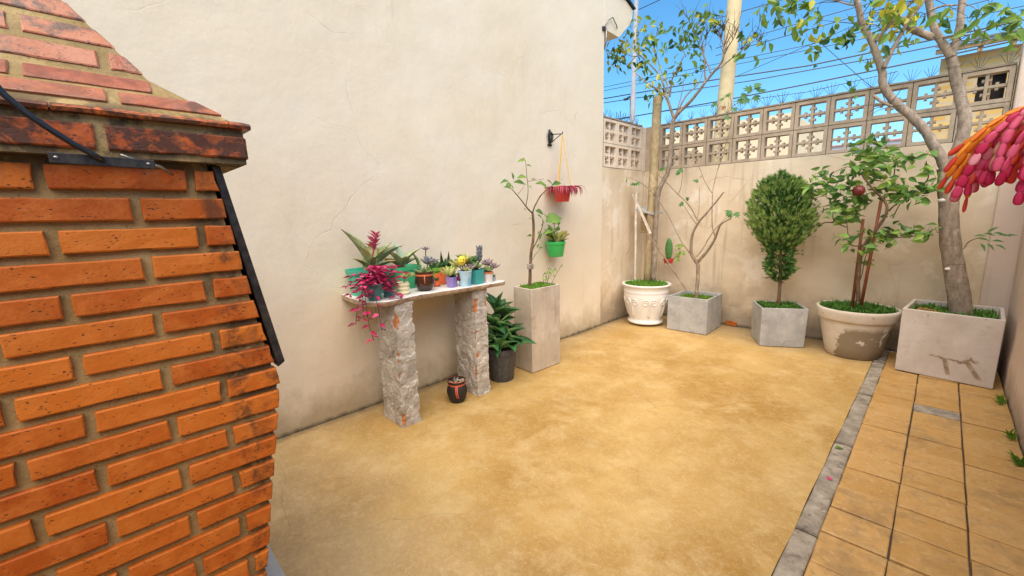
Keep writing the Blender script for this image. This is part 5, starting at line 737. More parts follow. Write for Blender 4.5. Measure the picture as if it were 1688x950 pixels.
def leaf_cloud(parent, clusters, unit, L, W, mats, hang=.6, depth=.25, name='leaves', pick=None, dens=1.):
    b = MB()
    for c in clusters:
        cx, cy, cz, sx, sz, n = c[:6]; yl = c[6] if len(c) > 6 else 0
        for _ in range(int(n * dens)):
            p = V(cx + rnd(-1, 1) * sx, cy + rnd(-1, 1) * depth, cz + rnd(-1, 1) * sz)
            d = rdir(); d.z = d.z * .5 - hang; s = rnd(.7, 1.2)
            b.unit(unit, frame(p, d, rdir() + V(.25, -.25, .4), L * s, W * s), pick(yl) if pick else 0)
            if random.random() < .5: b.tube([p, p + V(rnd(-.03, .03), rnd(-.03, .03), rnd(.02, .05))], .0012, 3, mi=len(mats) - 1, caps=False)
    return b.build(name, mats, parent, kind='stuff')
# ---------------------------------------------------------------- tall planter with young lemon tree
t = thing('tall_planter', (-2.71, 2.97, 0), 'tall warm grey concrete planter with a young lemon tree, right of the stone table', 'planter')
q = box_planter(t, [(-2.846, 2.795), (-2.588, 2.772), (-2.577, 3.174), (-2.842, 3.19)], .815, M['conc_warm'], .016, .012)
grass('grass', in_quad(q), 1500, .80, .012, .035, t)
branches(t, D['lemon_branch'], [(.017, .011), (.008, .003), (.0085, .003), (.005, .002), (.008, .003), (.003, .0015), (.003, .0015), (.003, .0015)], M['bark_brown'])
b = MB(); p = V(D['lemon_branch'][0][1]); b.box(p.x - .02, p.x + .022, p.y - .026, p.y + .026, p.z + .0, p.z + .05); bevel(b.build('trunk_tag', M['kerb'], t), .004)
LEM = [umesh('lemon_leaf', U_LANCE, M['lf_lemon']), umesh('lemon_leaf_wide', U_OVATE, M['lf_lemon']), umesh('lemon_leaf_young', U_LANCE, M['lf_citrus2'])]
for i, (a, c) in enumerate(D['lemon_leaf']):
    a, c = V(a), V(c); L = max(.05, (c - a).length * 1.12); big = i in (17, 19, 22, 23)
    put('leaf', LEM[1 if big else (2 if i % 4 == 0 else 0)], t, frame(a, (c - a) + V(rnd(.0, .03), 0, 0), V(.8, -.5, .9) + rdir() * .5, L, L * (.6 if big else .34)))
sp = MB()
for k in range(5):
    a = V(-2.66 + rnd(-.03, .05), 3.10 + rnd(-.06, .05), .80); e = a + V(rnd(0, .08), rnd(-.03, .14), rnd(.12, .24)); pth = smooth_path([a, a.lerp(e, .5) + V(rnd(-.02, .02), rnd(-.02, .02), .02), e]); sp.tube(pth, .0018, 4, mi=1)
    for p in pth[2::2]: sp.unit(U_SMALL, frame(p, rdir() + V(.2, .1, 0), V(.5, -.5, 1), .032, .022), 0)
sp.build('weed', [M['lf_citrus2'], M['twig']], t, kind='stuff')
# ---------------------------------------------------------------- black pot with broad leaves
def pot(parent, c, r0, r1, h, mt, rim=.012, rimw=.006, name='pot', seg=32, soil=.02, belly=None, smooth=True):
    b = MB(); pr = [(0, 0), (r0 * .96, 0), (r0, .006)]
    if belly: pr += [(r, z * h) for r, z in belly]
    pr += [(r1 - rimw, h - rim), (r1, h - rim), (r1 + .001, h - rim * .5), (r1, h), (r1 - .008, h), (r1 - .012, h - soil - .01), (0, h - soil - .01)]
    b.lathe(pr, c, seg); o = b.build(name, mt, parent, smooth)
    if smooth: m = o.modifiers.new('edges', 'EDGE_SPLIT'); m.split_angle = math.radians(40)
    soil_disc(V(c) + V(0, 0, h - soil), r1 - .010, parent); return o
BC = V(-2.725, 2.50, 0)
t = thing('black_pot', BC, 'black plastic pot with broad dark green leaves beside the tall planter', 'potted plant')
pot(t, BC, .108, .150, .31, M['p_black'], .045, .010)
AG = umesh('broad_leaf', U_AGAVE, M['agave'])
st = MB(); st.tube(smooth_path([BC + V(0, 0, .28), BC + V(.01, -.02, .42), BC + V(-.02, .0, .60)]), .018, 8); st.build('stem', M['bark_brown'], t, True)
for (cx, cy, cz, n, L, W, t0, t1) in [(-.03, .0, .60, 10, .24, .10, .15, .9), (-.01, -.05, .50, 10, .25, .11, .5, 1.3), (.04, .02, .40, 8, .25, .11, .5, 1.4), (.07, .05, .34, 7, .22, .10, .4, 1.5), (.06, -.08, .31, 8, .20, .085, .3, 1.5), (-.03, -.10, .36, 7, .22, .10, .4, 1.4)]:
    for k in range(n):
        an = 2.4 * k + cz * 11; tl = t0 + (t1 - t0) * k / n + rnd(-.25, .25); d = V(math.cos(an) * math.sin(tl), math.sin(an) * math.sin(tl), math.cos(tl)); s = rnd(.75, 1.15)
        d.x += .22; d.y -= .05
        put('leaf', AG, t, frame(BC + V(cx, cy, cz), d, V(0, 0, 1) + V(d.x, d.y, 0) * -.6 + rdir() * .35, L * s, W * s))
# ---------------------------------------------------------------- small dark pot on the floor
c = V(-2.645, 1.925, 0)
t = thing('small_black_pot', c, 'small black clay pot tied with an orange ribbon, on the floor under the table', 'potted plant')
pot(t, c, .055, .074, .185, M['g_black'], .018, .004, belly=[(.068, .15), (.082, .42), (.083, .58), (.074, .74), (.066, .82)], soil=.012)
b = MB(); b.lathe([(.0668, .146), (.0705, .150), (.0705, .158), (.0668, .162)], c, 28)
for a in (-.75, -.62): b.tube([c + V(.07 * math.cos(a), .07 * math.sin(a), .155), c + V(.088 * math.cos(a), .088 * math.sin(a), .11), c + V(.091 * math.cos(a + .1), .091 * math.sin(a + .1), .06)], .005, 5)
b.build('ribbon', M['ribbon'], t, True)
b = MB(); b.lathe([(.074, .183), (.0765, .187), (.073, .190)], c, 28); b.build('rim_band', M['terra'], t, True)
b = MB()
for k in range(46): a = rnd(0, 6.28); r = rnd(0, .058); b.ball(c + V(math.cos(a) * r, math.sin(a) * r, .178 + rnd(-.004, .008)), rnd(.006, .011), 6, 4)
b.build('gravel', M['kerb'], t, kind='stuff')
b = MB()
for k in range(5): a = rnd(0, 6.28); p = c + V(math.cos(a) * .03, math.sin(a) * .03, .18); b.tube([p, p + V(rnd(-.02, .02), rnd(-.02, .02), rnd(.02, .045))], .0015, 4)
b.build('dry_stems', M['twig'], t, kind='stuff')
# ---------------------------------------------------------------- things on the table
TZ = .946
def trough(t, x0, x1, y0, y1, h, fl_, mt, wall=.006, name='pot'):
    b = MB(); z0, z1 = TZ, TZ + h
    N = 36; cx, cy = (x0 + x1) / 2, (y0 + y1) / 2
    def ring(d, z):
        o = []
        for k in range(N):
            a = 2 * math.pi * k / N; ca, sa = math.cos(a), math.sin(a); e = .55
            o.append((cx + math.copysign(abs(ca) ** e, ca) * ((x1 - x0) / 2 + d), cy + math.copysign(abs(sa) ** e, sa) * ((y1 - y0) / 2 + d), z))
        return o
    rs = [ring(0, z0), ring(fl_ * .85, z1 - .03), ring(fl_ * .85 + .008, z1 - .03), ring(fl_ + .008, z1), ring(fl_ + .008 - wall, z1), ring(fl_ * .7 - wall, z1 - .05)]
    va = [p for r in rs for p in r]; fs = [tuple(range(N - 1, -1, -1))] + [(r * N + i, r * N + (i + 1) % N, r * N + N + (i + 1) % N, r * N + N + i) for r in range(5) for i in range(N)] + [tuple(range(5 * N, 6 * N))]
    b.add(va, fs); o = b.build(name, mt, t, True); m = o.modifiers.new('edges', 'EDGE_SPLIT'); m.split_angle = math.radians(40)
    s = MB(); d = fl_ * .75 - wall; s.add(ring(d - .004, z1 - .03), [tuple(range(N))]); s.build('soil', M['soil'], t)
BR = umesh('bromeliad_leaf', U_STRAP, M['brom']); BRP = umesh('bromeliad_leaf_pale', U_STRAP, M['brom_pale']); FL = umesh('flower_bract', U_LANCE, M['brom_fl'])
t = thing('jade_trough', (-2.95, 1.38, TZ), 'jade green plastic trough with a pink flowered bromeliad at the left end of the table', 'potted plant')
trough(t, -3.03, -2.86, 1.27, 1.52, .185, .022, M['p_jade'])
for (dx, dy, dz, L, W) in [(-.03, -.10, .34, .36, .062), (.05, -.05, .22, .22, .09), (.02, .02, .24, .24, .11), (.07, .06, .20, .22, .10), (.02, .12, .22, .27, .09), (-.02, .22, .20, .34, .06), (.07, .17, .12, .2, .05), (-.02, .04, .30, .27, .07), (.10, -.02, .16, .17, .08), (.02, -.12, .16, .17, .05)]:
    put('leaf', BR, t, frame((-2.935, 1.41, 1.10), (dx, dy, dz), V(.3 - dx * 3, -dy * 4, 1), L, W))
b = MB(); b.tube(smooth_path([(-2.935, 1.42, 1.15), (-2.92, 1.44, 1.28), (-2.90, 1.46, 1.36)]), .007, 6); fs_ = b.build('flower_stalk', M['brom_fl'], t, True)
for k in range(26):
    z = 1.27 + .10 * k / 26; p = V(-2.925, 1.435, z) + V(.02, .025, 0) * ((z - 1.27) / .1); a = k * 2.4; d = V(math.cos(a) * .7, math.sin(a) * .7, .5 + .5 * (k / 26)); put('flower_bract', FL, t, frame(p, d, V(0, 0, 1), rnd(.05, .085), .012))
t = thing('green_trough', (-2.94, 1.69, TZ), 'green plastic trough with a small pale bromeliad behind the brown pot', 'potted plant')
trough(t, -3.02, -2.875, 1.60, 1.785, .175, .024, M['p_green'])
for i, (dx, dy, dz, L, W) in enumerate([(.03, -.12, .11, .19, .05), (.04, -.06, .15, .18, .06), (-.02, -.01, .22, .22, .075), (.04, .11, .16, .22, .05), (.03, .12, .10, .16, .04), (.08, .0, .12, .15, .055), (-.03, -.06, .17, .16, .05)]):
    put('leaf', BRP if i == 2 else BR, t, frame((-2.93, 1.655, 1.10), (dx, dy, dz), V(.3 - dx * 3, -dy * 4, 1), L, W))
for dx, dy, dz, L, W in [(.02, -.03, .12, .13, .035), (.03, .08, .10, .11, .03)]: put('leaf', BR, t, frame((-2.92, 1.80, 1.10), (dx, dy, dz), V(.5, -dy * 4, 1), L, W))
# trailing magenta plant in dark teal pots
c = V(-2.665, 1.292, TZ)
t = thing('magenta_trailing_plant', c, 'magenta trailing plant in a dark teal pot spilling over the table corner', 'potted plant')
pot(t, c, .042, .058, .115, M['p_dteal'], .015, .003)
ML = [umesh('magenta_leaf', U_LANCE, M['magenta']), umesh('pink_leaf', U_OVATE, M['pink']), umesh('maroon_leaf', U_LANCE, M['maroon'])]
stems = MB(); lv = []
def strand(pts, n, L, W):
    p = smooth_path(pts, 2); stems.tube(p, .0022, 4)
    for k in range(n):
        u = (k + .5) / n * (len(p) - 1); i = int(u); q = p[i].lerp(p[min(i + 1, len(p) - 1)], u - i); d = (p[min(i + 1, len(p) - 1)] - p[i]).normalized()
        side = V(math.cos(k * 2.1), math.sin(k * 2.1), .25); lv.append((q, d * .5 + side, L * rnd(.75, 1.2), W * rnd(.8, 1.2)))
for k in range(46):
    a = rnd(0, 6.283); r = rnd(.05, .22); e = c + V(math.cos(a) * r * .6 - .03, math.sin(a) * r * 1.1 + .045, rnd(.08, .25) - r * .2)
    strand([c + V(0, 0, .10), c.lerp(e, .5) + V(0, 0, .11), e], 13, .046, .015)
for e in [(-2.585, 1.17, 1.04), (-2.60, 1.20, 1.00), (-2.58, 1.40, .96), (-2.57, 1.44, .94)]: strand([c + V(0, 0, .11), c.lerp(V(e), .6) + V(.01, 0, .10), V(e)], 9, .05, .021)
strand([c + V(0, -.02, .11), (-2.64, 1.20, 1.06), (-2.60, 1.175, .95), (-2.585, 1.165, .85)], 16, .045, .02); strand([c + V(0, -.02, .11), (-2.63, 1.205, 1.04), (-2.585, 1.19, .92), (-2.57, 1.19, .80), (-2.56, 1.21, .70)], 12, .058, .025); strand([c + V(.02, .0, .11), (-2.58, 1.25, 1.02), (-2.54, 1.25, .90), (-2.535, 1.26, .76)], 8, .058, .03); strand([c + V(0, -.02, .11), (-2.64, 1.19, 1.03), (-2.62, 1.14, .9), (-2.61, 1.12, .82)], 9, .05, .02)
stems.build('stems', M['maroon'], t, True)
rest = MB()
for k, (p, d, L, W) in enumerate(lv):
    i = 0 if k % 7 in (0, 1, 3, 5) else (1 if k % 7 == 2 else 2)
    if k < len(lv) - 290: rest.unit(U_LANCE, frame(p, d, V(.6, -.4, .8) + rdir() * .6, L, W), i); continue
    put('leaf', ML[i], t, frame(p, d, V(.6, -.4, .8) + rdir() * .6, L, W * (1.3 if i == 1 else 1)))
rest.build('leaf_mass', [M['magenta'], M['pink'], M['maroon']], t, kind='stuff')
c = V(-2.70, 1.415, TZ)
t = thing('slate_teal_cup', c, 'slate teal cup half hidden by magenta leaves, left of the cream pot', 'potted plant')
pot(t, c, .034, .044, .10, M['p_dteal'], .012, .002)
SU = {k: umesh('succulent_' + k, U_SUCC, M[k]) for k in ('succ', 'succ_yel', 'succ_blue', 'succ_mauve', 'succ_dark')}
def rosette(t, c, mk, n, L, W, t0=.15, t1=1.35, name='leaf'):
    c = V(c)
    for k in range(n):
        a = 2.39996 * k; u = k / n; tl = t0 + (t1 - t0) * u; d = V(math.cos(a) * math.sin(tl), math.sin(a) * math.sin(tl), math.cos(tl))
        put(name, SU[mk], t, frame(c, d, V(0, 0, 1) - V(d.x, d.y, 0) * .7, 1.25 * L * (.55 + .5 * u) * rnd(.9, 1.1), 1.2 * W * (.6 + .45 * u)))
rosette(t, c + V(0, 0, .10), 'succ_blue', 9, .04, .02)
c = V(-2.715, 1.535, TZ)
t = thing('cream_ribbed_pot', c, 'small cream ribbed pot with a tiny succulent, left of the brown pot', 'potted plant')
b = MB(); pr = [(0, 0), (.040, 0)]
for k in range(3):
    z0 = .002 + k * .027; pr += [(.043, z0 + .001), (.050, z0 + .006), (.0525, z0 + .0135), (.050, z0 + .021), (.044, z0 + .026)]
pr += [(.046, .086), (.038, .086), (.036, .076), (0, .076)]
b.lathe(pr, c, 32); b.build('pot', M['p_cream'], t, True); soil_disc(c + V(0, 0, .078), .037, t)
b = MB(); b.tube(smooth_path([c + V(.0, .01, .075), c + V(0, .025, .11), c + V(.01, .045, .13)]), .004, 5); b.build('stem', M['bark_brown'], t)
for p, n in [((.01, .045, .13), 12), ((.0, .02, .12), 9), ((.015, .065, .125), 9)]: rosette(t, c + V(*p), 'succ_yel' if n == 9 else 'succ', n, .036, .014)
c = V(-2.715, 1.725, TZ)
t = thing('brown_glazed_pot', c, 'round brown glazed pot with terracotta band and small aloe at the middle of the table', 'potted plant')
pot(t, c, .046, .069, .145, M['g_brown'], .016, .002, belly=[(.060, .12), (.073, .32), (.075, .48), (.070, .66), (.064, .80)], soil=.02)
b = MB(); b.lathe([(.0658, .112), (.0685, .115), (.0685, .126), (.066, .129)], c, 32); a = -.55; b.tube([c + V(.069 * math.cos(a), .069 * math.sin(a), .125), c + V(.077 * math.cos(a), .077 * math.sin(a), .09), c + V(.079 * math.cos(a), .079 * math.sin(a), .06)], .0045, 5); b.build('ribbon', M['terra'], t, True)
rosette(t, c + V(0, 0, .13), 'succ', 9, .07, .022, .5, 1.5); 
b = MB(); b.tube(smooth_path([c + V(.0, .02, .13), c + V(-.02, .05, .20), c + V(-.03, .04, .25), c + V(-.03, .045, .31)]), .004, 5); b.build('flower_stalk', M['twig'], t)
rosette(t, c + V(-.02, .05, .205), 'succ_blue', 12, .07, .03, .5, 1.6); rosette(t, c + V(-.03, .045, .305), 'succ_mauve', 9, .035, .010, .4, 1.5)
c = V(-2.80, 1.885, TZ)
t = thing('orange_bowl', c, 'tiny round orange bowl right behind the brown pot', 'bowl')
pot(t, c, .028, .040, .048, M['p_orange'], .012, .002, belly=[(.042, .4)], soil=.008); rosette(t, c + V(0, 0, .042), 'succ_dark', 7, .04, .012)
def cube_pot(t, c, wd, dp, h, mt, fl_=.1, rot=0., mt2=None):
    b = MB(); R = Matrix.Rotation(rot, 3, 'Z')
    def ring(s, z): return [c + R @ V(x * wd / 2 * s, y * dp / 2 * s, 0) + V(0, 0, z) for x, y in ((-1, -1), (1, -1), (1, 1), (-1, 1))]
    rs = [ring(1, 0), ring(1 + fl_, h), ring(1 + fl_ - .08, h), ring(1 + fl_ * .8 - .1, h - .02)]
    b.add([p for r in rs for p in r], [(3, 2, 1, 0)] + [(r * 4 + i, r * 4 + (i + 1) % 4, r * 4 + 4 + (i + 1) % 4, r * 4 + 4 + i) for r in range(3) for i in range(4)] + [(12, 13, 14, 15)])
    bevel(b.build('pot', mt, t), .004, 2)
    s = MB(); s.add(ring(1 + fl_ * .8 - .1, h - .015), [(0, 1, 2, 3)]); s.build('soil', M['soil'], t)
c = V(-2.865, 1.985, TZ)
t = thing('orange_square_pot', c, 'square orange pot with a raised label tab, in front of the lime trough', 'potted plant')
cube_pot(t, c, .075, .075, .085, M['p_orange'], .12, .5)
b = MB(); b.box(c.x + .030, c.x + .042, c.y - .035, c.y + .035, c.z + .085, c.z + .128); tb_ = b.build('label_tab', M['p_orange'], t); tb_.rotation_euler = (0, 0, 0)
b = MB(); b.box(c.x + .0425, c.x + .0445, c.y - .02, c.y + .02, c.z + .094, c.z + .118); b.build('label_print', M['p_purple'], t)
t = thing('lime_trough', (-2.96, 2.08, TZ), 'lime green trough of dark succulents behind the orange square pot', 'potted plant')
trough(t, -3.03, -2.93, 1.96, 2.18, .13, .016, M['p_lime'])
for y in (1.98, 2.03, 2.08, 2.13, 2.17): rosette(t, (-2.97 + rnd(-.02, .03), y, 1.06), 'succ_dark', 11, .075 + rnd(-.01, .03), .020, .1, 1.2)
for y, L in ((1.99, .13), (2.05, .16), (2.11, .15)): put('leaf', SU['succ_dark'], t, frame((-2.95, y, 1.06), (rnd(0, .3), rnd(-.5, .2), 1), V(1, -.4, .2), L, .022))
c = V(-2.668, 1.945, TZ)
t = thing('purple_cup', c, 'purple square cup with a dark red figurine, left of the pale blue cup', 'potted plant')
cube_pot(t, c, .056, .056, .082, M['p_purple'], .22, .35)
rosette(t, c + V(-.01, -.02, .10), 'succ_yel', 15, .085, .026, .2, 1.5); rosette(t, c + V(0, .01, .085), 'succ', 9, .05, .02)
fg = MB(); fg.smooth = True; fc = c + V(.03, .045, .045)
fg.lathe([(0, 0), (.012, .002), (.016, .012), (.010, .03), (.008, .04), (.012, .046), (.011, .058), (.005, .066), (0, .068)], fc, 10); fg.tube([fc + V(0, -.01, .034), fc + V(.012, -.014, .02)], .004, 5); fg.tube([fc + V(0, .01, .034), fc + V(.012, .014, .02)], .004, 5); fg.build('figurine', M['maroon'], t, True)
c = V(-2.63, 2.045, TZ)
t = thing('pale_blue_cup', c, 'pale blue cup with a yellow smiling ball on a stick', 'potted plant')
pot(t, c, .045, .058, .122, M['p_blue'], .010, .002)
b = MB(); seg = 10
for k in range(seg):
    a0 = -.25 + 1.1 * k / seg; a1 = -.25 + 1.1 * (k + 1) / seg; r = lambda z: .0456 + (.0575 - .0456) * z / .122 + .0008
    h = .05 + .025 * math.sin(k * .8); b.add([c + V(math.cos(a) * r(z), math.sin(a) * r(z), z) for a, z in ((a0, .012), (a1, .012), (a1, h), (a0, h))], [(0, 1, 2, 3)])
b.build('blue_print', M['p_sky'], t)
b = MB(); b.tube([c + V(.01, -.03, .10), c + V(.012, -.032, .19)], .0025, 5); b.build('stick', M['twig'], t)
sc_ = c + V(.015, -.035, .205); b = MB(); b.ball(sc_, .034, 18, 12, sq=(.75, 1, 1.12)); bl = b.build('smiling_ball', M['p_yellow'], t, True)
vd = (V(0, 0, 1.5) - sc_).normalized(); vr = vd.cross(V(0, 0, 1)).normalized(); vu = vr.cross(vd)
vd = V(.78, -.52, .1).normalized(); vr = V(0, 0, 1).cross(vd).normalized(); vu = vd.cross(vr)
for s in (-.011, .012): b = MB(); b.ball(sc_ + vr * s + vu * .010 + vd * .0275, .0042, 8, 6); b.build('eye', M['black'], bl)
b = MB(); b.tube([sc_ + vr * (.016 * math.sin(a)) + vu * (-.004 - .012 * math.cos(a)) + vd * .0268 for a in [x * .25 for x in range(-5, 6)]], .0018, 5); b.build('mouth', M['g_brown'], bl)
for p, k_, n, L in [((-.03, .03, .19), 'succ_yel', 16, .075), ((-.05, -.02, .155), 'succ_yel', 14, .075), ((.0, .05, .13), 'succ_mauve', 10, .06), ((-.04, .07, .17), 'succ', 14, .07), ((.02, .01, .12), 'succ_yel', 9, .045), ((-.05, .0, .225), 'succ', 9, .035)]: rosette(t, c + V(*p), k_, n, L, L * .42, .2, 1.5)
b = MB()
for p in [(-.03, .03, .19), (-.05, -.02, .155), (-.04, .07, .17), (-.05, .0, .225)]: b.tube([c + V(0, .0, .10), c + V(*p)], .004, 5)
b.build('stems', M['twig'], t)
c = V(-2.632, 2.168, TZ)
t = thing('teal_box_pot', c, 'teal rectangular pot with a grey green rosette, right of the pale blue cup', 'potted plant')
cube_pot(t, c, .075, .085, .118, M['p_teal'], .12, .12); rosette(t, c + V(-.01, -.02, .13), 'succ', 18, .07, .035, .2, 1.5); rosette(t, c + V(-.03, .0, .18), 'succ_dark', 14, .06, .026, .2, 1.5)
b = MB(); b.tube(smooth_path([c + V(-.01, .02, .11), c + V(.0, .035, .19), c + V(.0, .035, .27)]), .004, 5); b.build('stem', M['twig'], t)
for z in (.18, .21, .24, .265): rosette(t, c + V(0, .035, z), 'succ_blue', 7, .055, .02, .45, 1.0)
c = V(-2.622, 2.283, TZ)
t = thing('white_cup', c, 'white cup with orange rim and mauve succulents at the right end of the table', 'potted plant')
pot(t, c, .036, .043, .082, M['p_white'], .010, .001)
b = MB(); b.lathe([(.0432, .074), (.0465, .076), (.0465, .086), (.041, .086)], c, 28); b.build('rim_band', M['terra'], t, True)
rosette(t, c + V(0, -.01, .095), 'succ', 14, .055, .024, .2, 1.5); rosette(t, c + V(-.02, .02, .145), 'succ_mauve', 16, .06, .03, .2, 1.5); rosette(t, c + V(.01, .06, .115), 'succ_mauve', 10, .055, .026, .2, 1.5)
b = MB(); b.tube([c + V(0, 0, .07), c + V(-.02, .02, .145)], .004, 5); b.tube([c + V(0, 0, .07), c + V(.01, .06, .115)], .004, 5); b.build('stems', M['twig'], t)
c = V(-2.65, 2.375, TZ)
t = thing('tiny_cup', c, 'tiny clear grey cup at the far right table end', 'cup')
pot(t, c, .014, .018, .03, M['conc'], .004, .001, soil=.005); rosette(t, c + V(0, 0, .026), 'succ_dark', 5, .03, .012, .1, .8)
# ---------------------------------------------------------------- hung on the cream wall
t = thing('iron_bracket', (LX, 3.62, 2.3), 'small ornate black iron bracket on the cream wall', 'bracket')
b = MB()
for s in (-.02, -.007, .007, .02): b.tube(smooth_path([(LX + .008, 3.62, 2.37), (LX + .026, 3.62 + s * 2.0, 2.34), (LX + .024, 3.62 + s * 1.7, 2.28), (LX + .010, 3.62 + s * .3, 2.235)]), .007, 6)
b.tube([(LX + .006, 3.62, 2.385), (LX + .006, 3.62, 2.215)], .008, 6); b.ball((LX + .012, 3.60, 2.225), .013, 8, 6); b.ball((LX + .012, 3.64, 2.225), .013, 8, 6); b.ball((LX + .012, 3.62, 2.375), .012, 8, 6); b.build('scroll_plate', M['iron'], t, True)
AE = V(-2.935, 3.665, 2.325)
b = MB(); b.tube([(LX + .01, 3.62, 2.335), AE], .005, 6); b.tube([(LX + .01, 3.62, 2.235), AE.lerp(V(LX, 3.62, 2.335), .08)], .0045, 6); b.tube([AE, AE + V(.004, 0, .022)], .005, 6); b.build('arm', M['iron'], t, True)
PC = V(-2.935, 3.66, 1.62)
t = thing('red_hanging_pot', PC, 'red plastic pot of drooping red leaves hanging by yellow cords', 'hanging plant')
pot(t, PC, .072, .098, .145, M['p_red'], .02, .003)
b = MB()
for a in (.6, 2.7, 4.8): b.tube([AE + V(0, 0, -.004), PC + V(math.cos(a) * .094, math.sin(a) * .094, .14)], .0042, 5)
b.build('cord', M['cord'], t)
RL = umesh('drooping_leaf', U_DROOP, M['red_leaf'])
for k in range(120):
    a = rnd(0, 6.283); r = rnd(.01, .085); d = V(math.cos(a), math.sin(a), 0); p = PC + V(math.cos(a) * r, math.sin(a) * r, .14); L = rnd(.10, .21)
    put('leaf', RL, t, frame(p, d, V(0, 0, 1), L, rnd(.013, .02)))
GC = V(-2.965, 3.58, 1.03)
t = thing('green_wall_pot', GC, 'bright green plastic wall pot with pale leafy plant below the red hanging pot', 'wall planter')
pot(t, GC, .082, .108, .165, M['p_bright'], .03, .006)
LF = [umesh('pale_leaf', U_STRAP, M['succ_yel']), umesh('pale_leaf_green', U_STRAP, M['succ']), umesh('round_leaf', U_OVATE, M['lf_lemon'])]
for k in range(46):
    a = 2.4 * k; r = rnd(.0, .07); d = V(math.cos(a) * rnd(.2, .8), math.sin(a) * rnd(.2, .8), rnd(.5, 1)); d.x = abs(d.x) * .6 if d.x < -.3 else d.x
    put('leaf', LF[k % 2], t, frame(GC + V(math.cos(a) * r, math.sin(a) * r, .15), d, V(0, 0, 1) - V(d.x, d.y, 0), rnd(.09, .19), rnd(.022, .04)))
b = MB()
for k in range(7):
    e = GC + V(rnd(0, .05), rnd(-.17, .02), rnd(.28, .46)); pth = smooth_path([GC + V(0, -.03, .15), GC.lerp(e, .6) + V(0, 0, .06), e]); b.tube(pth, .002, 4)
    for p in pth[3::2]: put('leaf', LF[2], t, frame(p, rdir() + V(.3, -.2, 0), V(.7, -.5, .6), rnd(.045, .075), rnd(.03, .05)))
b.build('stems', M['twig'], t)
b = MB(); b.box(LX + .004, GC.x - .08, GC.y - .02, GC.y + .02, 1.15, 1.165); b.build('hook', M['iron'], t)
# ---------------------------------------------------------------- white ornate pot with ficus
WC = V(-2.70, 5.14, 0)
t = thing('white_pot', WC, 'white ornamented round pot with a slender tree beside the corner post', 'potted tree')
prof = [(0, .03), (.205, .03), (.225, .035), (.232, .05), (.222, .066), (.205, .075), (.21, .10), (.235, .17), (.262, .27), (.280, .36), (.288, .42), (.283, .44), (.290, .452), (.290, .465), (.284, .475), (.292, .50), (.300, .525), (.312, .535), (.315, .547), (.308, .556), (.290, .556), (.282, .52), (0, .52)]
b = MB(); b.lathe(prof, WC, 64); o = b.build('pot', M['enamel'], t, True)
def rp(z):
    for (r0, z0), (r1, z1) in zip(prof[5:12], prof[6:13]):
        if z0 <= z <= z1: return r0 + (r1 - r0) * (z - z0) / (z1 - z0)
    return .28
for k in range(4): a = .5 + k * math.pi / 2; b = MB(); b.box(-.035, .035, -.02, .02, 0, .036); fo = b.build('foot', M['enamel'], t); bevel(fo, .006); fo.location = (math.cos(a) * .195, math.sin(a) * .195, 0); fo.rotation_euler = (0, 0, a + math.pi / 2)
for k in range(7):
    a0 = k * 2 * math.pi / 7
    for mir, za in ((1, .33), (-1, .33)):
        b = MB(); pts = []
        for i in range(34):
            u = i / 33; th = u * 9.5; rad = .052 * (1 - u * .85)
            aa = a0 + mir * (.21 - rad * math.cos(th) / .27 * 1.0 - .02); z = za + rad * math.sin(th) - (.03 if i < 3 else 0); pts.append(V(math.cos(aa) * (rp(z) + .001), math.sin(aa) * (rp(z) + .001), z) + WC)
        pts = [V(WC.x + math.cos(a0 + mir * .02) * (rp(.13) + .001), WC.y + math.sin(a0 + mir * .02) * (rp(.13) + .001), .13), V(WC.x + math.cos(a0 + mir * .03) * (rp(.22) + .001), WC.y + math.sin(a0 + mir * .03) * (rp(.22) + .001), .22)] + pts
        b.tube(smooth_path(pts, 1), .0085, 6); b.build('relief_scroll', M['enamel'], o, True)
grass('grass', in_disc(WC.x, WC.y, .275), 2200, .52, .03, .075, t)
soil_disc(WC + V(0, 0, .524), .283, t)
rr = [(.036, .027)] + [(.02, .005), (.015, .004), (.012, .004), (.011, .003), (.009, .003), (.012, .003), (.024, .006), (.011, .003), (.012, .003), (.009, .003)] + [(.007, .002)] * 20
branches(t, D['ficus_branch'], rr, M['bark_grey'])
tw = MB()                                       # bare fine twigs at the crown's edge
for ln in D['ficus_branch'][7:16]:
    for q in range(9):
        p = V(ln[-1]).lerp(V(ln[-2]), rnd(0, 1.2)); d = V(rnd(-.5, .6), rnd(-.3, .3), rnd(.3, 1)).normalized(); L = rnd(.10, .30); tw.tube([p, p + d * L * .5 + rdir() * .02, p + d * L + rdir() * .05], [.0035, .0025, .0012], 4)
tw.build('twigs', M['twig'], t, kind='stuff')
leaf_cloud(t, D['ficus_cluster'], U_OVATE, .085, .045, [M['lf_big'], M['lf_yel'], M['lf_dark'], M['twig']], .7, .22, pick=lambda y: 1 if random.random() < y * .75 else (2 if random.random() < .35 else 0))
b = MB()
for k in range(90): a = rnd(0, 6.28); r = rnd(.02, .1); p = V(-2.78 + math.cos(a) * r, 5.42 + math.sin(a) * r * .5, .56 + rnd(-.01, .03) + .0)
p0, p1 = V(-2.785, 5.35, .50), V(-2.735, 5.35, 2.93)
b = MB(); pp = [p0.lerp(p1, i / 12) + V(.008 * noise.noise(V(i, 0, 0)), 0, 0) for i in range(13)]; b.tube(pp, taper(13, .062, .056), 14, wob=.06); b.build('corner_post', M['post'], None, True, label='thick upright wooden post standing in the white pot', category='post')
b = MB(); p0, p1 = V(-2.937, 5.27, .53), V(-2.973, 5.3, 1.76); b.tube([p0.lerp(p1, i / 10) + V(.006 * noise.noise(V(i * 2, 3, 0)), 0, 0) for i in range(11)], .016, 8, wob=.25); b.build('white_stake', M['stake_white'], None, label='flaking white stake in the white pot, left of the post', category='stake')
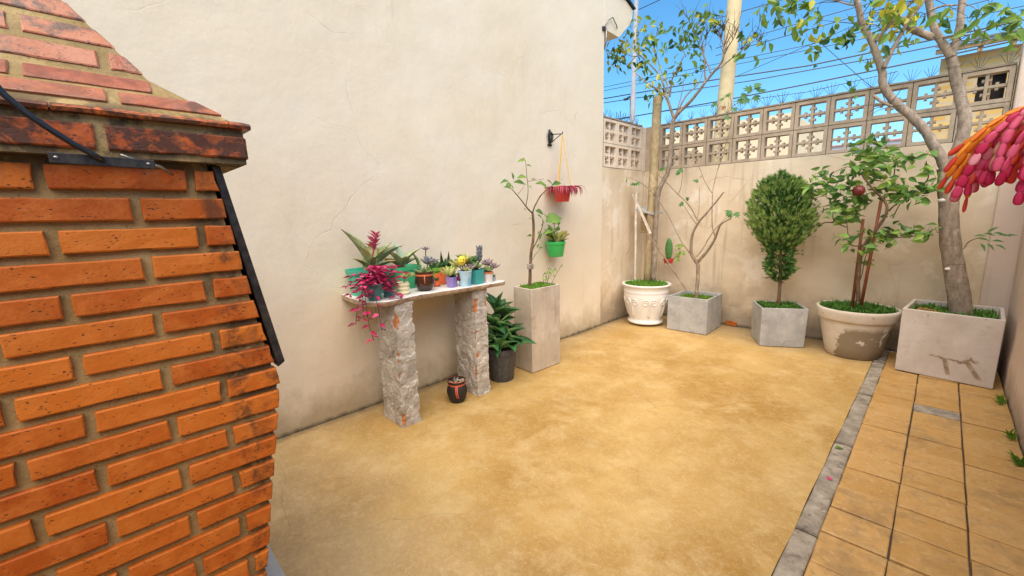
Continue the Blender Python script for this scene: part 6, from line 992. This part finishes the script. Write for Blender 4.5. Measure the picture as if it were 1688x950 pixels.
b = MB(); p0, p1 = V(-3.036, 5.33, 1.734), V(-2.705, 5.22, 1.20)
d = (p1 - p0).normalized(); s = d.cross(V(0, 1, 0)).normalized() * .016; n = V(0, .006, 0)
b.hexa([p0 - s - n, p0 + s - n, p0 + s + n, p0 - s + n], [p1 - s - n, p1 + s - n, p1 + s + n, p1 - s + n]); b.build('wooden_stick', M['slat'], None, label='pale wooden slat leaning diagonally across the nest box', category='slat')
b = MB(); b.tube([(-2.70, 5.12, 1.20), (-2.55, 5.15, 1.02), (-2.16, 5.17, .50)], [.012, .011, .010], 6); b.build('leaning_stick', M['bark_tan'], None, label='thin stick leaning from the small tree down into the left grey box planter', category='stick')
t = thing('nest_box', (-2.87, 5.42, 1.2), 'small wooden nest box with pale slanted roof on the corner post', 'nest box')
b = MB(); b.box(-2.93, -2.80, 5.36, 5.50, 1.20, 1.47); bevel(b.build('box', M['wood'], t), .004)
b = MB(); b.hexa([(-2.99, 5.28, 1.52), (-2.70, 5.28, 1.44), (-2.70, 5.54, 1.46), (-2.99, 5.54, 1.54)], [(-2.99, 5.28, 1.545), (-2.70, 5.28, 1.465), (-2.70, 5.54, 1.485), (-2.99, 5.54, 1.565)]); bevel(b.build('roof', M['conc'], t), .003)
b = MB(); b.lathe([(0, 0), (.014, 0), (.014, .004), (0, .004)], (0, 0, 0), 12); h = b.build('hole_shade_disc', M['black'], t); h.location = V(-2.87, 5.362, 1.33) - t.location; h.rotation_euler = (math.pi / 2, 0, 0)  # black disc stands in for the dark inside a hole
RC = V(-2.585, 5.52, .79)
t = thing('red_cactus_pot', RC, 'tiny red pot with an upright cactus pad hanging on the back wall', 'hanging plant')
pot(t, RC, .055, .068, .062, M['p_red'], .016, .003, soil=.012)
b = MB(); b.ball(RC + V(0, 0, .19), .15, 14, 12, sq=(.36, .16, 1)); b.build('cactus_pad', leafm('cactus_green', (.05, .16, .04), (.14, .30, .08), .6, 0, 30), t, True)
b = MB(); b.tube([RC + V(.06, 0, .05), RC + V(.06, .2, .12)], .004, 5); b.build('hook', M['iron'], t)
b = MB()
for k in range(16): b.unit(U_LOBE, frame(RC + V(.14 + rnd(-.06, .08), rnd(-.03, .05), .12 + rnd(-.12, .14)), rdir() + V(0, -.2, .2), V(.3, -1, .5), rnd(.05, .08), rnd(.04, .06)))
b.build('leaves', M['lf_citrus2'], t, kind='stuff')
# ---------------------------------------------------------------- grey box with bare fig
BX = [(-2.353, 5.05), (-1.868, 5.073), (-1.888, 5.60), (-2.35, 5.57)]
t = thing('grey_box_planter', (-2.11, 5.32, 0), 'grey concrete box planter with a nearly bare forked fig tree', 'potted tree')
q = box_planter(t, BX, .44, M['conc'], .022, .05, .01)
grass('grass', in_quad(q), 800, .39, .015, .045, t)
branches(t, D['fig_branch'], [(.025, .023), (.024, .006), (.009, .003), (.010, .003), (.006, .002), (.005, .002), (.021, .005), (.009, .003), (.009, .003), (.006, .003), (.005, .002), (.006, .003), (.005, .002), (.005, .002)], M['bark_tan'])
FG = [umesh('fig_leaf', U_LOBE, M['lf_fig'], False), umesh('rust_fig_leaf', U_LOBE, M['lf_rust'], False)]
for i, (x, y, z, s) in enumerate(D['fig_leaf']):
    d = V(rnd(-.6, .6), rnd(-.5, 0), rnd(-1, .2)); put('leaf', FG[1 if i in (8, 26) else 0], t, frame((x, y, z + .02), d, V(.3, -1, .5) + rdir() * .3, .088 * s, .08 * s))
# ---------------------------------------------------------------- grey box with conifer
BB = [(-1.285, 5.03), (-.905, 5.265), (-1.10, 5.62), (-1.48, 5.39)]
cc = V(-1.195, 5.33, 0)
t = thing('conifer_planter', cc, 'grey concrete box planter turned at an angle with a clipped conifer', 'potted tree')
q = box_planter(t, BB, .435, M['conc'], .018, .03, .04)
grass('ground_cover', in_quad(q), 1300, .405, .02, .06, t, 'ground_cover', .007, 1.2)
b = MB(); b.tube(smooth_path([cc + V(.0, -.03, .39), cc + V(.0, -.03, .7), cc + V(-.03, -.04, 1.1), cc + V(-.05, -.04, 1.6)]), taper(13, .021, .008), 8, wob=.15); b.build('trunk', M['bark_brown'], t, True)
def con_r(z):
    tab = [(.70, .0), (.74, .05), (.80, .12), (.88, .14), (.96, .10), (1.04, .12), (1.13, .20), (1.24, .28), (1.38, .315), (1.52, .30), (1.66, .25), (1.78, .17), (1.84, .0)]
    for (a, r0), (c, r1) in zip(tab, tab[1:]):
        if a <= z <= c: return r0 + (r1 - r0) * (z - a) / (c - a)
    return 0
U_SPRAY = ([], [])
for k in range(5):
    a = (-1 + k * .5) * .75; o = len(U_SPRAY[0]); y0 = .0 if k == 2 else .12
    dx, dy = math.sin(a), math.cos(a); L = 1 - abs(a) * .35; px, py = dy * .075, -dx * .075
    U_SPRAY[0].extend([(-px, y0 - py, 0), (px, y0 + py, 0), (dx * L * .55 + px * .9, y0 + dy * L * .55 + py * .9, .05), (dx * L * .55 - px * .9, y0 + dy * L * .55 - py * .9, .05), (dx * L, y0 + dy * L * .9, .02)]); U_SPRAY[1].extend([(o, o + 1, o + 2, o + 3), (o + 3, o + 2, o + 4)])
cr = MB(); lean = lambda z: V(-.055 * (z - .45), -.03, 0)
for k in range(6500):
    z = rnd(.70, 1.86); R = con_r(z)
    if random.random() > (R / .30) ** 1.2 + .12: continue
    an = rnd(0, 6.283); u = math.sqrt(rnd(.05, 1)); lump = 1 + .20 * noise.noise(V(math.cos(an) * 2.2, math.sin(an) * 2.2, z * 5)) + .16 * noise.noise(V(math.cos(an) * 6, math.sin(an) * 6, z * 13))
    r = R * u * lump; p = cc + lean(z) + V(math.cos(an) * r, math.sin(an) * r, z); d = V(math.cos(an) * .7, math.sin(an) * .7, 1.0 if z > 1.0 else .1) + rdir() * .35
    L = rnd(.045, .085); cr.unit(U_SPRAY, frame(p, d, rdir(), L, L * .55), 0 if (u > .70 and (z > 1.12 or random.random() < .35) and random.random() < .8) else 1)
for k in range(70):
    z = rnd(.74, 1.78); an = rnd(0, 6.283); R = con_r(z) * .85; up = 1.1 if z > 1.05 else rnd(-.2, .3); p = cc + lean(z) + V(math.cos(an) * R, math.sin(an) * R, z); d = (V(math.cos(an), math.sin(an), up) + rdir() * .3).normalized(); n_ = random.randint(3, 5)
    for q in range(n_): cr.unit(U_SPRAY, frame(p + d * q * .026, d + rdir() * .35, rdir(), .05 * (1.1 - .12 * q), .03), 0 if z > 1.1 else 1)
cr.build('crown', [M['conifer'], M['conifer_in']], t, kind='stuff')
# ---------------------------------------------------------------- big clay pot with citrus
PC = V(-.525, 5.375, 0)
t = thing('clay_pot', PC, 'large patchy whitewashed clay pot with a bushy citrus tree and two red stakes', 'potted tree')
b = MB(); b.lathe([(0, .004), (.212, .004), (.222, .012), (.25, .12), (.292, .33), (.300, .385), (.322, .39), (.327, .40), (.335, .47), (.337, .488), (.330, .497), (.312, .497), (.300, .46), (0, .46)], PC, 56, wob=.012); o = b.build('pot', M['bigpot'], t, True); m = o.modifiers.new('edges', 'EDGE_SPLIT'); m.split_angle = math.radians(50)
soil_disc(PC + V(0, 0, .464), .30, t); grass('ground_cover', in_disc(PC.x, PC.y, .295), 1500, .46, .025, .075, t, 'ground_cover', .008, 1.3)
for ln in D['citrus_stake']: b = MB(); b.tube([V(ln[0]) + (V(ln[0]) - V(ln[1])) * .16, ln[1]], [.014, .012], 8, wob=.1); b.build('stake', M['stake_red'], t, True)
branches(t, D['citrus_branch'], [(.019, .008), (.009, .003), (.006, .003), (.005, .003), (.007, .003), (.005, .002), (.005, .002), (.007, .003), (.006, .002), (.007, .003), (.005, .002), (.005, .002), (.006, .003)], M['bark_brown'])
leaf_cloud(t, D['citrus_cluster'], U_OVATE, .095, .05, [M['lf_citrus'], M['lf_citrus2'], M['lf_dark'], M['twig']], .15, .16, dens=1.35, pick=lambda y: random.choices((0, 1, 2), (6, 3, 2))[0])
bc = V(D['citrus_ball']); b = MB(); b.ball(bc, .05, 18, 14, sq=(1, 1, 1)); ob = b.build('red_ball', plain('red_brown_lacquer', (.16, .022, .018), .4, .4, 18, .4), None, True, label='dull red ball hanging among the citrus leaves', category='ball')
# ---------------------------------------------------------------- big cement box with the thick tree
GB = [(-.180, 5.078), (.425, 5.005), (.455, 5.62), (-.13, 5.68)]
t = thing('cement_box_planter', (.14, 5.35, 0), 'large whitewashed cement box planter with brown stain and a thick leaning tree', 'potted tree')
q = box_planter(t, GB, .583, M['bigbox'], .026, .075, .012)
grass('ground_cover', in_quad(q), 900, .50, .03, .10, t, 'ground_cover', .010, 1.3)
b = MB(); b.hexa([(-.10, 5.25, .505), (.06, 5.22, .505), (.08, 5.33, .505), (-.08, 5.36, .505)], [(-.09, 5.26, .56), (.05, 5.24, .555), (.07, 5.32, .55), (-.07, 5.35, .565)]); bevel(b.build('broken_tile', M['terra'], t), .006)
branches(t, D['big_branch'], [(.080, .058), (.042, .022), (.050, .036), (.032, .024), (.031, .022), (.020, .012), (.016, .008), (.030, .026), (.016, .014), (.009, .004), (.014, .010), (.010, .004), (.006, .003), (.010, .006), (.004, .002)], M['bark_grey'], seg=14)
for i_ in (2, 4):
    p = V(D['big_branch'][0][i_]); b = MB(); b.ball(p + V(-.035, -.058, 0), .024, 8, 6, sq=(1.2, .35, .6)); b.build('lime_mark', M['enamel'], t, True)
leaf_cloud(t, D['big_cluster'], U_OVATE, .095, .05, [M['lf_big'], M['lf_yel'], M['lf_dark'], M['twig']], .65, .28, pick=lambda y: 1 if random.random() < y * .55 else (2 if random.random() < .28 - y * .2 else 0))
b = MB()
for p in D['big_side']: b.unit(U_LANCE, frame(p, V(rnd(.2, 1), rnd(-.4, .1), rnd(-.4, .3)), V(.2, -.6, 1), .075, .026))
b.build('side_leaves', M['lf_citrus'], t, kind='stuff')
tw = MB()
for ln in D['big_branch'][5:12]:
    for q in range(6):
        p = V(ln[-1]).lerp(V(ln[-2]), rnd(0, 1)); d = V(rnd(-1, .6), rnd(-.4, .2), rnd(-.4, .5)).normalized(); L = rnd(.12, .35); tw.tube([p, p + d * L * .5 + rdir() * .03, p + d * L + V(0, 0, -.05)], [.004, .003, .0014], 4)
tw.build('twigs', M['twig'], t, kind='stuff')
# ---------------------------------------------------------------- hanging segmented cactus in the foreground
HC = V(.235, 1.47, 1.58)
t = thing('hanging_cactus', HC, 'drooping orange and pink segmented cactus hanging beside the side wall', 'hanging plant')
pot(t, HC, .065, .088, .11, M['p_green'], .02, .003)
b = MB()
for a in (.4, 2.5, 4.6): b.tube([HC + V(math.cos(a) * .084, math.sin(a) * .084, .105), HC + V(0, 0, .42)], .0015, 4)
b.build('wire_hanger', M['steel'], t)
b = MB(); b.tube([(RX + .01, 1.47, 2.03), (HC.x - .01, 1.47, 2.03), (HC.x - .012, 1.47, 1.99)], .006, 6); b.tube([(RX + .01, 1.47, 1.86), (HC.x + .06, 1.47, 2.03)], .005, 6); b.build('shelf_bracket', M['iron'], None, True, label='black iron bracket on the side wall holding the segmented cactus', category='bracket')
seg_ = MB(); vs_ = []; rows_ = [(0, .30), (.08, .58), (.25, .82), (.45, .95), (.66, 1.0), (.82, .92), (.93, .66), (1, .30)]
for y, wd in rows_: vs_ += [(-wd / 2, y, 0), (-wd * .2, y, .055 * wd), (wd * .2, y, .055 * wd), (wd / 2, y, 0), (wd * .2, y, -.055 * wd), (-wd * .2, y, -.055 * wd)]
SEG = (vs_, [(i * 6 + k, i * 6 + (k + 1) % 6, (i + 1) * 6 + (k + 1) % 6, (i + 1) * 6 + k) for i in range(7) for k in range(6)] + [tuple(range(5, -1, -1)), tuple(range(42, 48))])
CS = {k: umesh('cactus_segment_' + k, SEG, M[k]) for k in ('cact_o', 'cact_p', 'cact_r', 'cact_t', 'cact_m', 'cact_l')}
random.seed(21)
ends = [(-.024, 1.535, 'o'), (-.012, 1.575, 'o'), (.0, 1.59, 'o'), (.012, 1.56, 'o'), (-.005, 1.615, 'o'), (.002, 1.53, 'o'), (.03, 1.60, 't'), (.052, 1.57, 't')]
ends += [(.008, 1.525, 'p'), (.015, 1.51, 'p'), (.022, 1.535, 'r'), (.028, 1.50, 'o'), (.020, 1.555, 'p'), (.034, 1.545, 'r'), (.038, 1.525, 'p'), (.045, 1.55, 'p'), (.030, 1.575, 'p'), (.050, 1.565, 'r'), (.058, 1.55, 'p'), (.064, 1.54, 'r'), (.062, 1.575, 'p'), (.072, 1.555, 'p'), (.078, 1.57, 'r'), (.085, 1.545, 'p'), (.092, 1.56, 'r'), (.098, 1.51, 'r'), (.105, 1.55, 'p'), (.115, 1.53, 'r'), (.125, 1.56, 'p'), (.14, 1.55, 'r'), (.16, 1.53, 'p'), (.012, 1.55, 'r'), (.04, 1.575, 'o'), (.055, 1.59, 'p'), (.075, 1.59, 't'), (.09, 1.585, 'p')]
ends += [(HC.x + rnd(-.1, .14), rnd(1.52, 1.6), random.choice('pr')) for _ in range(18)]
for i, (x, z, k_) in enumerate(ends):
    y = 1.40 + rnd(-.05, .05) if x < .13 else 1.47 + rnd(-.12, .12); s = HC + V(-.05 + rnd(-.02, .02), rnd(-.05, .03), .105)
    pk = V(max(x + .012, .03) + rnd(-.01, .015) if x < .13 else (x + s.x) / 2, y + rnd(-.03, .03), 1.665 + rnd(-.03, .03)); e = V(x + rnd(-.008, .008), y - .01, z - rnd(.0, .02))
    pth = []
    for q in range(25):
        u = q / 24; c1 = s.lerp(pk + V(.03, 0, .03), .8); pth.append(s * (1 - u) ** 3 + c1 * 3 * u * (1 - u) ** 2 + pk * 3 * u * u * (1 - u) + e * u ** 3)
    acc = [0]
    for a, b_ in zip(pth, pth[1:]): acc.append(acc[-1] + (b_ - a).length)
    sl2 = rnd(.022, .029) if k_ != 'o' else rnd(.026, .034); n = max(3, int(acc[-1] / sl2)); nn = rdir()
    def at(d):
        for q in range(24):
            if acc[q + 1] >= d: return pth[q].lerp(pth[q + 1], (d - acc[q]) / max(1e-6, acc[q + 1] - acc[q]))
        return pth[-1]
    for q in range(n):
        a, b_ = at(acc[-1] * q / n), at(acc[-1] * (q + 1) / n); L = (b_ - a).length * 1.12; kk = {'o': 'cact_o', 'p': 'cact_p', 'r': 'cact_r', 't': 'cact_t'}[k_]
        if k_ in 'pr' and q < n * .35 and i % 3: kk = 'cact_t' if i % 2 else 'cact_o'
        if kk == 'cact_p': kk = random.choice(('cact_p', 'cact_m', 'cact_l', 'cact_p'))
        if kk == 'cact_r': kk = random.choice(('cact_r', 'cact_m', 'cact_r', 'cact_p'))
        if k_ == 'o' and q == n - 1: kk = 'cact_r'
        put('segment', CS[kk], t, frame(a, b_ - a, V(.35, -1, .3) + nn * .35 + rdir() * .45, L, rnd(.014, .021) if k_ != 'o' else rnd(.009, .013)))
# ---------------------------------------------------------------- small things on the ground
random.seed(5)
for k, (y, n, lb) in enumerate(((4.70, 30, 'green weed at the foot of the side wall, nearest the cement box'), (4.02, 22, 'small weed at the foot of the side wall, middle one of three'), (3.64, 34, 'green weed at the foot of the side wall, closest to the viewer'))):
    b = MB()
    for q in range(n): p = V(.466 + rnd(-.02, .01), y + rnd(-.05, .05), 0); d = V(rnd(-.8, .1), rnd(-.6, .6), rnd(.3, 1)); b.unit(U_LANCE, frame(p, d, V(-.5, 0, 1), rnd(.03, .085), .008))
    b.build('weed', M['grass'], None, label=lb, category='weed', group='weeds along the side wall')
b = MB(); b.unit(U_OVATE, frame((-.33, 3.11, .013), (.8, .5, .05), V(.1, 0, 1), .055, .032)); b.build('fallen_leaf', M['lf_big'], None, label='fallen green leaf lying on the grey kerb strip', category='leaf')
b = MB(); b.unit(U_OVATE, frame((-.30, 2.70, .013), (.4, .9, .05), V(.2, 0, 1), .035, .03)); b.build('fallen_petal', M['pink'], None, label='fallen pink petal lying on the grey kerb strip', category='petal')
